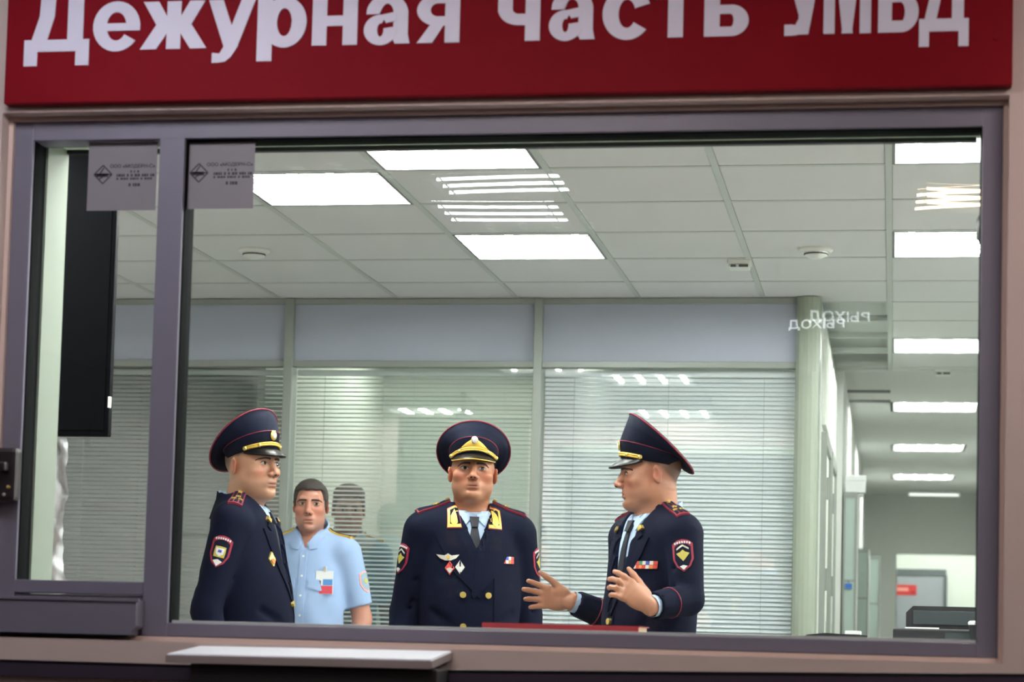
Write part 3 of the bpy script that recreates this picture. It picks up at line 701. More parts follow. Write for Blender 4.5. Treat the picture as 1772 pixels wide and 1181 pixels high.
MB().box(-.02, .02, 0, .004, -.03, .0).build('card', MT['blue'], m); MB().tube([(0, .002, 0), (0, .002, .02)], .002, 6).build('loop', MT['blue'], m)
# doors in the corridor wall (seen edge on)
for i, (ya, yb_) in enumerate(((10.75, 11.65), (11.85, 12.75))):
    r = empty('door_%d' % (i+1), (-.36, ya, 0), kind='structure')
    L = yb_-ya
    m = MB(); m.box(0, .028, 0, .06, 0, 2.08); m.box(0, .028, L-.06, L, 0, 2.08); m.box(0, .028, .06, L-.06, 2.02, 2.08); m.build('door_frame', MT['post'], r)
    MB().box(0, .014, .065, L-.065, .01, 2.015).build('door_leaf', MT['white_wall'], r)
    for z in (.35, 1.30, 1.75): MB().box(.014, .040, .055, .085, z, z+.11, .003).build('hinge', MT['post'], r)
    h = MB(); h.box(.014, .02, L-.16, L-.11, 1.0, 1.16, .002); h.tube([(.02, L-.135, 1.09), (.055, L-.135, 1.09), (.055, L-.25, 1.09)], .009, 8); h.build('door_handle', MT['post'], r)
    z0 = 2.2
    MB().box(0, .02, .05, L-.05, 2.12, 2.55, .003).build('fanlight_panel', MT['white_wall'], r)
# far grey door with red notice
LY = 25.3
da, db = PY(1552, 985, LY), PY(1633, 985, LY)
dr = empty('door_3', ((da[0]+db[0])/2, LY, 0), kind='structure'); dw = db[0]-da[0]; dh = da[2]
MB().box(-dw/2, dw/2, -.03, -.002, 0, dh-.07, .003).build('door_leaf', MT['door_grey'], dr)
m = MB(); m.box(-dw/2-.03, dw/2+.03, -.05, -.002, dh-.07, dh); m.box(-dw/2-.04, -dw/2, -.05, -.002, 0, dh-.07); m.box(dw/2, dw/2+.04, -.05, -.002, 0, dh-.07); m.build('door_frame', MT['door_dark'], dr)
MB().box(dw/2-.09, dw/2-.05, -.06, -.03, 1.0, 1.15, .004).build('door_handle', MT['dim'], dr)
na, nb = PY(1549, 1030, LY-.035), PY(1586, 1013, LY-.035)
nt_ = empty('door_notice', ((na[0]+nb[0])/2, LY-.031, na[2]), label='red notice plate on the grey door at the end of the corridor', cat='notice')
nw, nh = nb[0]-na[0], nb[2]-na[2]
MB().box(-nw/2, nw/2, -.006, 0, 0, nh, .001).build('plate', MT['redsign'], nt_)
MB().box(-nw/2+.01, nw*.12, -.008, -.006, nh*.38, nh*.72).build('pale_band', MT['pale_red'], nt_)
MB().box(nw*.22, nw*.42, -.008, -.006, nh*.18, nh*.36).build('dark_mark', MT['crimson'], nt_)

# ------------------------------------------------------------------ desks with equipment at lower right
dk = PY(1600, 1112, 9.3)[2]
ds = empty('reception_desk', (1.05, 9.6, 0), label='pale high desk at the mouth of the corridor carrying black equipment', cat='desk')
MB().box(-1.1, 1.2, -.45, .45, dk-.03, dk, .003).build('worktop', MT['counter'], ds)
MB().box(-1.08, 1.18, -.40, .40, .06, dk-.03).build('carcass', MT['header'], ds)
MB().box(-1.06, 1.16, -.36, .36, 0, .06).build('plinth', MT['dim'], ds)
a, b = PY(1545, 1109, 9.25), PY(1692, 1091, 9.25)
pr = empty('printer', ((a[0]+b[0])/2+.06, 9.25, dk), label='low black printer on the pale desk below the monitor', cat='printer')
hw = (b[0]-a[0])/2+.06; hz = b[2]-dk
m = MB(); m.box(-hw, hw, 0, .33, 0, hz, .008); m.build('body', MT['dark'], pr)
MB().box(-.02, .17, -.004, .0, hz*.25, hz*.75).build('front_panel', MT['equip'], pr)
MB().box(-hw+.05, -hw+.19, .02, .28, hz+.0, hz+.006, .001).build('paper_sheet', MT['white_paper'], pr)
a, b = PY(1568, 1088, 9.5), PY(1700, 1050, 9.5)
mo = empty('monitor', ((a[0]+b[0])/2+.10, 9.70, dk), label='wide black monitor with its back to the window behind the printer', cat='monitor')
hw = (b[0]-a[0])/2+.10; z0, z1 = max(a[2]-dk, .03), b[2]-dk
m = MB(); ch = .03
m.prism([(-hw, z0), (hw, z0), (hw, z1), (-hw+ch, z1), (-hw, z1-ch)], 0, .05); m.build('casing', MT['dark'], mo)
MB().box(-hw+.03, hw-.03, -.006, 0, z0+.02, z1-.02, .003).build('back_cover', MT['equip'], mo)
MB().box(-.05, .05, .01, .04, .0, z0+.02).build('stand_neck', MT['dark'], mo); MB().box(-.12, .12, -.06, .1, 0, .012, .004).build('stand_foot', MT['dark'], mo)
cpx = PY(1682, 1077, 9.18)
cu = empty('cup', (cpx[0]+.02, 9.18, dk), label='black cup with white lid beside the printer at the window edge', cat='cup')
ctop = cpx[2]-dk
MB().lathe([(.024, 0), (.033, ctop-.012)], n=20).build('body', MT['dark'], cu); MB().lathe([(.035, ctop-.012), (.037, ctop-.004), (.030, ctop+.004), (0, ctop+.006)], n=20).build('lid', MT['white_paper'], cu)
a, b = PY(1380, 1109, 9.0), PY(1502, 1098, 9.0)
st = empty('filing_cabinet', ((a[0]+b[0])/2, 8.9, 0), label='low grey cabinet by the corner post under a black tray', cat='cabinet')
wz = a[2]; ww = (b[0]-a[0])/2
m = MB(); m.box(-ww, ww, 0, .4, .03, wz, .003); m.build('carcass', MT['header'], st)
for i in range(3): d = MB().box(-ww+.006, ww-.006, -.015, 0, .05+i*(wz-.08)/3, .04+(i+1)*(wz-.08)/3, .003).build('drawer', MT['header'], st); MB().box(-.05, .05, -.028, -.015, .05+(i+.7)*(wz-.08)/3, .05+(i+.74)*(wz-.08)/3, .003).build('handle', MT['post'], d)
ty_ = empty('letter_tray', ((a[0]+b[0])/2, 8.92, wz), label='flat black tray with papers on the low grey cabinet', cat='tray')
hz = b[2]-a[2]
m = MB(); m.prism([(-ww*.98, 0), (ww*.98, 0), (ww*.98, hz*.8), (-ww*.2, hz), (-ww*.7, hz*.75)], 0, .3); m.build('body', MT['dark'], ty_)
MB().box(ww*.35, ww*.8, .05, .25, hz*.9, hz*1.35, .002).build('paper_stack', MT['white_paper'], ty_)

# red folder on the inner sill
a, b = PY(834, 1093, 5.80), PY(1107, 1094, 5.80); zt = PY(970, 1081, 5.80)[2]; zs = GZ0-.004
fo = empty('red_folder', ((a[0]+b[0])/2, 5.80, zs), label='thick dark red folder lying on the inner window sill', cat='folder')
w2 = (b[0]-a[0])/2; ht = zt-zs
MB().box(-w2+.004, w2-.006, .004, .22, .003, ht-.003).build('paper_block', MT['paper'], fo)
m = MB(); m.box(-w2, w2, 0, .225, 0, .003); m.box(-w2, w2, 0, .225, ht-.003, ht); m.box(-w2, w2-.003, -.002, .003, .0, ht-.002, .0008); m.build('cover', MT['red_cover'], fo)
# dark camera on the right reveal
a = PY(1693, 395, 5.95)
sc = empty('security_camera', (a[0]+.03, 5.95, a[2]), label='small black camera hanging at the right edge of the window', cat='camera')
MB().lathe([(.0, -.06), (.02, -.055), (.035, -.03), (.036, .02), (.03, .035)], n=20).build('housing', MT['dark'], sc, smooth=True)
MB().tube([(0, 0, .03), (0, 0, H-a[2]-.002)], .008, 10).build('ceiling_rod', MT['dark'], sc)
MB().lathe([(.0, -.04), (.012, -.039), (.013, -.03)], (0, 0, 0), 'Y', 14).build('lens', MT['screen'], sc)

# ------------------------------------------------------------------ organic bodies: signed distance volumes + surface nets
class Vol:
    def __init__(s, xs, ys, zs):
        s.xs, s.ys, s.zs = [np.asarray(a, np.float32) for a in (xs, ys, zs)]
        s.F = np.full((len(xs), len(ys), len(zs)), 0.06, np.float32)
    def _sl(s, lo, hi):
        r = []
        for ax, a, b in ((s.xs, lo[0], hi[0]), (s.ys, lo[1], hi[1]), (s.zs, lo[2], hi[2])):
            i, j = np.searchsorted(ax, a), np.searchsorted(ax, b); r.append(slice(max(0, i-1), min(len(ax), j+1)))
        return tuple(r)
    def put(s, prim, k=0.0, cut=False, infl=0.0):
        fn, lo, hi = prim; e = .05+k+max(0, infl); sl = s._sl([v-e for v in lo], [v+e for v in hi])
        if min(q.stop-q.start for q in sl) <= 0: return
        X, Y, Z = s.xs[sl[0]][:, None, None], s.ys[sl[1]][None, :, None], s.zs[sl[2]][None, None, :]
        d = np.broadcast_to(np.asarray(fn(X, Y, Z), np.float32)-np.float32(infl), s.F[sl].shape); a = s.F[sl]
        if cut: d = -d
        if k > 0:
            h = np.maximum(k-np.abs(a-d), 0)/k; h = h*h*(k*.25)
            s.F[sl] = (np.maximum(a, d)+h) if cut else (np.minimum(a, d)-h)
        else: s.F[sl] = np.maximum(a, d) if cut else np.minimum(a, d)
    def net(s):
        F = s.F; S = F < 0
        m = np.zeros(tuple(n-1 for n in F.shape), np.uint8)
        for dx in (0, 1):
            for dy in (0, 1):
                for dz in (0, 1): m += S[dx:F.shape[0]-1+dx, dy:F.shape[1]-1+dy, dz:F.shape[2]-1+dz]
        act = (m > 0) & (m < 8); idx = np.argwhere(act); N = len(idx)
        vid = np.full(act.shape, -1, np.int32); vid[act] = np.arange(N)
        P = np.zeros((N, 3)); C = np.zeros(N); I, J, K = idx.T; axs = (s.xs, s.ys, s.zs)
        corners = [(a, b, c) for a in (0, 1) for b in (0, 1) for c in (0, 1)]
        for p in corners:
            for ax in range(3):
                if p[ax]: continue
                q = list(p); q[ax] = 1
                f0 = F[I+p[0], J+p[1], K+p[2]]; f1 = F[I+q[0], J+q[1], K+q[2]]
                c = (f0 < 0) != (f1 < 0); t = np.where(c, f0/np.where(c, f0-f1, 1), 0)
                A = np.stack([s.xs[I+p[0]], s.ys[J+p[1]], s.zs[K+p[2]]], 1).astype(float); B = np.stack([s.xs[I+q[0]], s.ys[J+q[1]], s.zs[K+q[2]]], 1)
                P += np.where(c[:, None], A+(B-A)*t[:, None], 0); C += c
        P /= C[:, None]
        quads = []
        n0, n1, n2 = F.shape
        for ax in range(3):
            o = [q for q in range(3) if q != ax]
            sa = [slice(None)]*3; sb = [slice(None)]*3; sa[ax] = slice(0, -1); sb[ax] = slice(1, None)
            for q in o: sa[q] = slice(1, -1); sb[q] = slice(1, -1)
            a, b = S[tuple(sa)], S[tuple(sb)]; e = np.argwhere(a != b); up = a[tuple(e.T)]
            e = e.copy(); e[:, o[0]] += 1; e[:, o[1]] += 1
            def g(d0, d1):
                c = e.copy(); c[:, o[0]] -= d0; c[:, o[1]] -= d1; return vid[c[:, 0], c[:, 1], c[:, 2]]
            q = np.stack([g(1, 1), g(0, 1), g(0, 0), g(1, 0)], 1)
            flip = up if ax != 1 else ~up
            q[~flip] = q[~flip][:, ::-1]; quads.append(q)
        return P, np.concatenate(quads)
def relax(P, Q, it=2, lam=.5):
    for _ in range(it):
        A = np.zeros_like(P); C = np.zeros(len(P))
        for a, b in ((0, 1), (1, 2), (2, 3), (3, 0)):
            for u, v in ((a, b), (b, a)): 
                for c in range(3): A[:, c] += np.bincount(Q[:, u], P[Q[:, v], c], len(P))
                C += np.bincount(Q[:, u], minlength=len(P))
        P = P+lam*(A/np.maximum(C, 1)[:, None]-P)
    return P
def axis_of(lo, hi, coarse, fine=()):
    pts = [lo]
    while pts[-1] < hi:
        st = coarse
        for a, b, h in fine:
            if a-1e-6 <= pts[-1] < b: st = min(st, h)
            elif pts[-1] < a < pts[-1]+st: st = max(min(st, a-pts[-1]), 1e-4)
        pts.append(pts[-1]+st)
    out = [pts[0]]
    for p in pts[1:]:
        if p-out[-1] > .0009: out.append(p)
    return np.array(out)
def net_mesh(name, P, Q):
    me = bpy.data.meshes.new(name); n, f = len(P), len(Q)
    me.vertices.add(n); me.vertices.foreach_set('co', P.astype(np.float32).ravel())
    me.loops.add(f*4); me.loops.foreach_set('vertex_index', Q.astype(np.int32).ravel())
    me.polygons.add(f); me.polygons.foreach_set('loop_start', np.arange(0, f*4, 4, dtype=np.int32))
    me.update(calc_edges=True); me.validate(); me.polygons.foreach_set('use_smooth', [True]*len(me.polygons)); me.update(); return me
# primitives: (function, lower corner, upper corner)
def ell(c, r, R=None):
    c = np.array(c, float); r = np.array(r, float); m = r.max()
    def fn(X, Y, Z):
        x, y, z = X-c[0], Y-c[1], Z-c[2]
        if R is not None: x, y, z = [R[0, i]*x+R[1, i]*y+R[2, i]*z for i in range(3)]
        k0 = np.sqrt((x/r[0])**2+(y/r[1])**2+(z/r[2])**2); k1 = np.sqrt((x/r[0]**2)**2+(y/r[1]**2)**2+(z/r[2]**2)**2)
        return k0*(k0-1)/np.maximum(k1, 1e-6)
    e = np.full(3, m) if R is not None else r
    return fn, c-e, c+e
def cone(a, b, ra, rb):
    a, b = np.array(a, float), np.array(b, float); ba = b-a; L = ba@ba
    def fn(X, Y, Z):
        x, y, z = X-a[0], Y-a[1], Z-a[2]; t = np.clip((x*ba[0]+y*ba[1]+z*ba[2])/L, 0, 1)
        return np.sqrt((x-t*ba[0])**2+(y-t*ba[1])**2+(z-t*ba[2])**2)-(ra+(rb-ra)*t)
    m = max(ra, rb); return fn, np.minimum(a, b)-m, np.maximum(a, b)+m
def xform(prim, R, o):
    """prim given in a local frame; R columns = local axes, o = origin"""
    fn, lo, hi = prim; o = np.array(o, float)
    def g(X, Y, Z):
        x, y, z = X-o[0], Y-o[1], Z-o[2]
        return fn(*[R[0, i]*x+R[1, i]*y+R[2, i]*z for i in range(3)])
    cs = np.array([[(lo, hi)[a][0], (lo, hi)[b][1], (lo, hi)[c][2]] for a in (0, 1) for b in (0, 1) for c in (0, 1)])@R.T+o
    return g, cs.min(0), cs.max(0)
def rotm(yaw=0, pitch=0, roll=0):
    cy, sy = math.cos(yaw), math.sin(yaw); cp, sp = math.cos(pitch), math.sin(pitch); cr, sr = math.cos(roll), math.sin(roll)
    return np.array([[cy, -sy, 0], [sy, cy, 0], [0, 0, 1.0]])@np.array([[1, 0, 0], [0, cp, -sp], [0, sp, cp.real]])@np.array([[cr, 0, sr], [0, 1, 0], [-sr, 0, cr]])

def head_prims(jowl=0.0, nose=1.0, width=1.0, sq=1.06):
    w_ = width; L = []
    add = lambda p, k, cut=False: L.append((p, k, cut))
    add(ell((0, .012, .030), (.0755*w_, .098, .088)), 0)
    add(ell((0, -.034, -.025), (.062*w_, .058, .085)), .03)
    add(ell((0, -.036, -.078), ((.041+.010*jowl)*w_, .050, .037)), .03)
    for s in (-1, 1):
        add(ell((s*.045*w_, -.010, -.060), ((.022+.012*jowl), .043, .040+.005*jowl)), .03)
        add(ell((s*.045*w_, -.058, -.024), (.024, .024, .018)), .022)
    add(ell((0, -.081, -.102), (.023, .018, .017)), .020)
    if jowl > .3: add(ell((0, -.038, -.110), (.036, .043, .020)), .03)
    add(cone((-.038, -.083, .026), (-.008, -.088, .022), .0105, .009), .014); add(cone((.038, -.083, .026), (.008, -.088, .022), .0105, .009), .014)
    for s in (-1, 1):
        add(ell((s*.032, -.1045, .000), (.022, .022, .0145)), .010, True)
        add(ell((s*.032, -.0775, .0005), (.0175, .0130, .0105)), .005)
        add(cone((s*.030, -.0945, -.0135), (s*.042, -.088, -.0125), .002, .002), .010, True)
    add(cone((0, -.090, .014), (0, -.113, -.031), .0080, .0120), .011)
    add(ell((0, -.1135, -.0345), (.0130, .0125, .0108)), .007)
    for s in (-1, 1): add(ell((s*.0145, -.104, -.039), (.0095, .0115, .0090)), .006)
    for s in (-1, 1): add(cone((s*.0205, -.099, -.045), (s*.031, -.089, -.066), .0022, .0018), .009, True)
    add(ell((0, -.087, -.068), (.025, .0115, .018)), .018)
    add(cone((-.018, -.0925, -.0655), (.018, -.0925, -.0655), .0040, .0040), .006)
    add(cone((-.014, -.0930, -.0758), (.014, -.0930, -.0758), .0048, .0048), .006)
    add(cone((-.023, -.0975, -.0705), (.023, -.0975, -.0705), .0022, .0022), .003, True)
    add(ell((0, -.0945, -.0885), (.016, .006, .004)), .010, True)
    for s in (-1, 1):
        Re = rotm(s*.50, 0.12, 0)
        add(ell((s*.0800*w_, .014, -.006), (.0075, .0195, .032), Re), .005)
        add(ell((s*.0875*w_, .008, -.003), (.006, .0105, .018), Re), .003, True)
    def squash(p):
        fn, lo, hi = p
        return (lambda X, Y, Z: fn(X, Y, np.where(Z < 0, Z*sq, Z))), lo, hi
    return [(squash(p), k, c) for p, k, c in L]
HANDF = [(.031, .070, .0107), (.010, .078, .0110), (-.012, .072, .0106), (-.032, .057, .0095)]
def hand_prims(curl=(.25, .3, .35, .4), spread=.06, thumb=(.045, .055, -.012), thumb_curl=.0):
    """fingers along +x, thumb on +y, back of the hand +z"""
    L = [(ell((.048, 0, 0), (.055, .043, .0165)), 0), (cone((.085, .030, -.001), (.085, -.031, -.001), .0125, .0115), .012), (cone((.02, .0, 0), (-.012, 0, 0), .027, .0275), .02),
         (ell((.030, .028, -.010), (.030, .018, .015)), .012)]
    for i, (y, ln, r) in enumerate(HANDF):
        ang = spread*(1.5-i); p = np.array([.088-.004*abs(i-1), y, 0]); a = curl[i]*.6; first = True
        for f in (.46, .31, .23):
            d = np.array([math.cos(a)*math.cos(ang), math.cos(a)*math.sin(ang), -math.sin(a)]); q = p+d*ln*f*1.02
            L.append((cone(p, q, r, r*.92), .004 if not first else .007)); r *= .92; p = q; a += curl[i]; first = False
    t0 = np.array([.022, .030, -.006]); t1 = t0+np.array(thumb)*.62; d = np.array(thumb)/np.linalg.norm(thumb)
    d2 = d+np.array([thumb_curl, -thumb_curl*.3, -.1]); d2 /= np.linalg.norm(d2); t2 = t1+d2*.032; t3 = t2+(d2+np.array([thumb_curl*.6, 0, 0]))*.024
    L += [(cone(t0, t1, .0145, .0118), .010), (cone(t1, t2, .0115, .0105), .004), (cone(t2, t3, .0105, .0078), .004)]
    return L

def torso_prims(g=1.0, belly=1.0):
    L = [(ell((0, .005, 1.27), (.185*g, .122*g, .245)), 0), (ell((0, -.008*belly, 1.06), (.178*g, .125*g*belly, .23)), .08), (ell((0, .005, .90), (.180*g, .125*g, .15)), .06),
         (cone((-.165*g, .012, 1.412), (.165*g, .012, 1.412), .058, .058), .05), (cone((-.02, .03, 1.465), (-.15*g, .018, 1.412), .052, .052), .04), (cone((.02, .03, 1.465), (.15*g, .018, 1.412), .052, .052), .04)]
    return L
def arm_prims(S, E, W_, rs=(.068, .054, .040)):
    return [(cone(S, E, rs[0], rs[1]), .03), (cone(E, W_, rs[1], rs[2]), .012)]
def leg_prims():
    L = []
    for s in (-1, 1): L += [(cone((s*.09, .0, .88), (s*.10, -.005, .50), .095, .064), .04), (cone((s*.10, -.005, .50), (s*.105, .02, .10), .062, .045), .02), (ell((s*.11, -.05, .055), (.048, .135, .05)), .03)]
    return L

def patch(name, outline, O, U, V, D, bvh, t, mt, parent, step=.012, back=.35, base=.0006, **k):
    """outline (u, v) laid over a surface: projected along D, given thickness t"""
    O, U, V, D = [np.array(x, float) for x in (O, U, V, D)]; D = D/np.linalg.norm(D)
    bm = bmesh.new(); f = bm.faces.new([bm.verts.new((u, v, 0)) for u, v in outline])
    us = [p[0] for p in outline]; vs = [p[1] for p in outline]
    for ax, (a, b) in ((0, (min(us), max(us))), (1, (min(vs), max(vs)))):
        n = int((b-a)/step)
        for i in range(1, n+1):
            c = a+(b-a)*i/(n+1); co = (c, 0, 0) if ax == 0 else (0, c, 0); no = (1, 0, 0) if ax == 0 else (0, 1, 0)
            bmesh.ops.bisect_plane(bm, geom=list(bm.verts)+list(bm.edges)+list(bm.faces), plane_co=co, plane_no=no, dist=1e-6)
    bmesh.ops.triangulate(bm, faces=bm.faces)
    bm.verts.index_update(); n = len(bm.verts); top = []; bot = []
    for v in bm.verts:
        p = O+U*v.co.x+V*v.co.y-D*back
        loc, nor, i, d = bvh.ray_cast(Vector(p), Vector(D), back+.30)
        if loc is None:
            loc, nor, i, d = bvh.find_nearest(Vector(O+U*v.co.x+V*v.co.y))
        h = np.array(loc); nn = np.array(nor); nn = nn if nn@D < 0 else -nn
        q = -D*.6+nn*.4; q /= np.linalg.norm(q)
        top.append(h+q*(t+base)); bot.append(h+q*(base-.0012))
    fs = [tuple(v.index for v in f.verts) for f in bm.faces]; be = [tuple(v.index for v in e.verts) for e in bm.edges if len(e.link_faces) == 1]; bm.free()
    m = MB(); m.add(top+bot, fs+[tuple(i+n for i in f[::-1]) for f in fs]+[(a, b, b+n, a+n) for a, b in be])
    return m.build(name, mt, parent, smooth=False, **k)
def oval(rx, ry, n=16, c=(0, 0)): return [(c[0]+rx*math.cos(2*math.pi*i/n), c[1]+ry*math.sin(2*math.pi*i/n)) for i in range(n)]
def rect(x0, x1, y0, y1): return [(x0, y0), (x1, y0), (x1, y1), (x0, y1)]
def star(r, n=5, q=.45, rot=math.pi/2): return [((r if i % 2 == 0 else r*q)*math.cos(rot+math.pi*i/n), (r if i % 2 == 0 else r*q)*math.sin(rot+math.pi*i/n)) for i in range(2*n)]

SK = dict(base=(186, 132, 106), red=(190, 112, 92), lip=(172, 100, 88), stub_shade=(142, 108, 90), hair=(66, 54, 48), line=(104, 58, 52))
def skin_colors(me, P, HR, HO, sc, sk, buzz=True, sq=1.06):
    q = (P-HO)@HR/sc; x, y, z = q.T; z = np.where(z < 0, z*sq, z); n = len(P); lin = {k: np.array(srgb(*v)[:3]) for k, v in sk.items()}
    c = np.tile(lin['base'], (n, 1))
    def mixc(wt, k): 
        nonlocal c
        wt = np.clip(wt, 0, 1)[:, None]; c = c*(1-wt)+lin[k]*wt
    head = (z > -.16) & (z < .15) & (np.abs(x) < .12) & (np.abs(y) < .16)
    g = lambda cx, cy, cz, r: np.exp(-(((np.abs(x)-cx)**2+(y-cy)**2+(z-cz)**2)/r**2))*head
    mixc(.65*g(.043, -.085, -.032, .024), 'red'); mixc(.6*g(0, -.112, -.036, .016), 'red'); mixc(.7*g(.084, .012, -.006, .028), 'red')
    stub_shade = np.clip((-.052-z)/.02, 0, 1)*np.clip((-.0-y)/.03, 0, 1)*head*(z > -.125); mixc(.38*stub_shade, 'stub_shade')
    lip = np.exp(-((x/.021)**4+((z+.0708)/.0085)**4))*(y < -.075)*head; mixc(.6*lip, 'lip'); mixc(.75*np.exp(-((x/.022)**4+((z+.0705)/.0022)**2))*(y < -.075)*head, 'line'); mixc(.35*g(.032, -.085, -.012, .012), 'stub_shade'); mixc(.30*g(.032, -.09, .012, .013), 'stub_shade')  # stubble tone also painted round the eyes as socket shade
    if buzz:
        hz = np.clip((z-(.012-.9*np.clip(y-.02, 0, .2)))/.02, 0, 1)*np.clip((y+.028)/.02, 0, 1)*head*(np.abs(x) < .083)*(1-np.exp(-(((np.abs(x)-.084)/.012)**2+((y-.012)/.028)**2+((z+.006)/.04)**2)))
        mixc(.78*hz, 'hair')
    ca = me.color_attributes.new('Col', 'FLOAT_COLOR', 'POINT'); d = np.ones((n, 4), np.float32); d[:, :3] = c; ca.data.foreach_set('color', d.ravel())

def sc0(pts, S): return [(u*S, q*S) for u, q in pts]
def person(label, loc, theta, eye=1.62, girth=1.0, belly=1.0, head=(0, 0, 0), jowl=0., width=1., arms=None, hands=None, outfit='officer', sk=None, neckr=.060, gaze=0.0, fine=.0042, headoff=(0, 0, 0), brows=0.0, **kw):
    S = eye/1.62; sk = dict(SK, **(sk or {}))
    root = empty('person', loc, theta, label=label, cat='person')
    HR = rotm(*head); HO = np.array([0+headoff[0], -.012+headoff[1], 1.62+headoff[2]])
    arms = arms or {}
    A = {}
    for s, nm in ((-1, 'R'), (1, 'L')):
        d = dict(S=(s*.184*girth, .012, 1.400), E=(s*.245*girth, .04, 1.105), W=(s*.245*girth, -.05, .865)); d.update(arms.get(nm, {})); A[nm] = {k: np.array(v, float) for k, v in d.items()}
    hands = hands or {}
    Hd = {}
    for s, nm in ((-1, 'R'), (1, 'L')):
        h = dict(fx=(0, -.12, -1), up=(0, -1, .12), kw=dict(curl=(.28, .32, .36, .4), spread=.02, thumb=(.055, .022, -.014))); h.update(hands.get(nm, {}))
        fx = np.array(h['fx'], float); fx /= np.linalg.norm(fx); ty_ = np.array(h['up'], float); ty_ -= fx*(ty_@fx); ty_ /= np.linalg.norm(ty_)
        bz = np.cross(fx, ty_) if nm == 'R' else np.cross(ty_, fx)
        Hd[nm] = (np.stack([fx, ty_, bz], 1), A[nm]['W']+fx*.012, hand_prims(**h['kw']))
    # ---- body (one continuous surface)
    hf = kw.get('handfine', .006); fx_, fy_, fz_ = [], [], []
    cs = HO; fx_.append((cs[0]-.105, cs[0]+.105, fine)); fy_.append((cs[1]-.14, cs[1]+.125, fine)); fz_.append((cs[2]-.15, cs[2]+.13, fine))
    for nm in 'RL':
        Rm, o, pr = Hd[nm]; pts = np.array([o, o+Rm[:, 0]*.19, o+Rm[:, 1]*.09+Rm[:, 0]*.07, o-Rm[:, 2]*.06+Rm[:, 0]*.1]); lo, hi = pts.min(0)-.03, pts.max(0)+.03
        fx_.append((lo[0], hi[0], hf)); fy_.append((lo[1], hi[1], hf)); fz_.append((lo[2], hi[2], hf))
    ex = max(.40, max(abs(v[0]) for nm in 'RL' for v in list(A[nm].values())+[Hd[nm][1]+Hd[nm][0][:, 0]*.22]))+.06
    yl = min(-.30, min(v[1] for nm in 'RL' for v in list(A[nm].values())+[Hd[nm][1]+Hd[nm][0][:, 0]*.22])-.06)
    v = Vol(axis_of(-ex, ex, .014, fx_), axis_of(yl, .28, .014, fy_), axis_of(-.02, 1.80, .016, fz_))
    for p, k in torso_prims(girth, belly): v.put(p, k, infl=-.016)
    for nm in 'RL':
        for p, k in arm_prims(A[nm]['S'], A[nm]['E'], A[nm]['W'], (.045, .036, .028) if outfit == 'officer' else (.054, .045, .030)): v.put(p, k)
    for p, k in leg_prims(): v.put(p, k, infl=-.012)
    nb = np.array([0, .022, 1.43]); nt2 = HO+HR@np.array([0, .024, -.055])
    for p, k, c in head_prims(jowl, 1., width, kw.get('sq', 1.06)): v.put(xform(p, HR, HO), k, c)
    v.put(cone(nb, nt2, neckr+.004, neckr-.004), .02)
    for nm in 'RL':
        Rm, o, pr = Hd[nm]
        for i, (p, k) in enumerate(pr): v.put(xform(p, Rm, o), k)
    P, Q = v.net(); P = relax(P, Q, 2, .35); bodyP = P
    bvh_body = BVHTree.FromPolygons([Vector(p) for p in P*S], Q.tolist())
    me = net_mesh('body', P*S, Q); skin_colors(me, P, HR, HO, 1.0, sk, kw.get('buzz', True), kw.get('sq', 1.06))
    link('body', me, MT['skin'], root)
    hx, hy, hz_ = HR[:, 0], HR[:, 1], HR[:, 2]
    Hp = lambda x, y, z: (HO+HR@np.array([x, y, z], float))*S
    # ---- eyes, brows
    for s in (-1, 1):
        O = Hp(s*.032, 0, .0015); al = [(-.0145, -.0005), (-.009, .0042), (-.001, .0058), (.008, .0042), (.0145, .0), (.008, -.0042), (0, -.0052), (-.009, -.0038)]
        al = [(u*S, q*S) for u, q in al]
        al = [(u*1.06, q*.98) for u, q in al]; e = patch('eye', al, O, hx, hz_, hy, bvh_body, .0006, MT['eye_white'], root, .004, .2, .0004)
        patch('iris', oval(.0060*S, .0060*S, 12, (gaze*S, .0006)), O, hx, hz_, hy, bvh_body, .0009, MT['iris'], e, .004, .2, .0008)
        patch('upper_lid', [(u*S, q*S) for u, q in ((-.0155, -.0008), (-.009, .0040), (-.001, .0054), (.008, .0040), (.0155, -.0004), (.0155, .0012), (.008, .0066), (-.001, .0078), (-.009, .0064), (-.0155, .0008))], O, hx, hz_, hy, bvh_body, .0016, MT['lash'], e, .005, .2, .0006)
        b = [(-.021, .0135), (-.010, .0162), (.004, .0165), (.017, .0135), (.024, .0085), (.0238, .0120), (.015, .0190), (.002, .0220), (-.012, .0225), (-.021, .0205)]
        b = [((u if s > 0 else -u)*S, (q+brows-.001)*S) for u, q in b]
        if s < 0: b = b[::-1]
        patch('eyebrow', b, O, hx, hz_, hy, bvh_body, .0022, MT['brow'], root, .006, .2)
    for s in (-1, 1): patch('nostril', oval(.0042*S, .0026*S, 8, (s*.0068*S, -.0420/kw.get('sq', 1.06)*S)), Hp(0, 0, 0), hx, hz_, hy, bvh_body, .0004, MT['lash'], root, .004, .2)
    mz = -.0712/kw.get('sq', 1.06)
    patch('mouth_line', sc0([(-.0225, mz-.0012), (-.012, mz+.0004), (0, mz-.0004), (.012, mz+.0004), (.0225, mz-.0012), (.012, mz-.0016), (0, mz-.0022), (-.012, mz-.0016)], S), Hp(0, 0, 0), hx, hz_, hy, bvh_body, .0008, MT['lash'], root, .005, .2)
    # ---- trousers and shoes
    vt = Vol(axis_of(-.32, .32, .016), axis_of(-.24, .22, .016), axis_of(.05, 1.08, .018))
    for p, k in torso_prims(girth, belly)[1:3]: vt.put(p, k, infl=-.004)
    for p, k in leg_prims(): vt.put(p, k, infl=.010)
    vt.F[:, :, vt.zs > 1.0] = .05; vt.F[:, :, vt.zs < .085] = .05
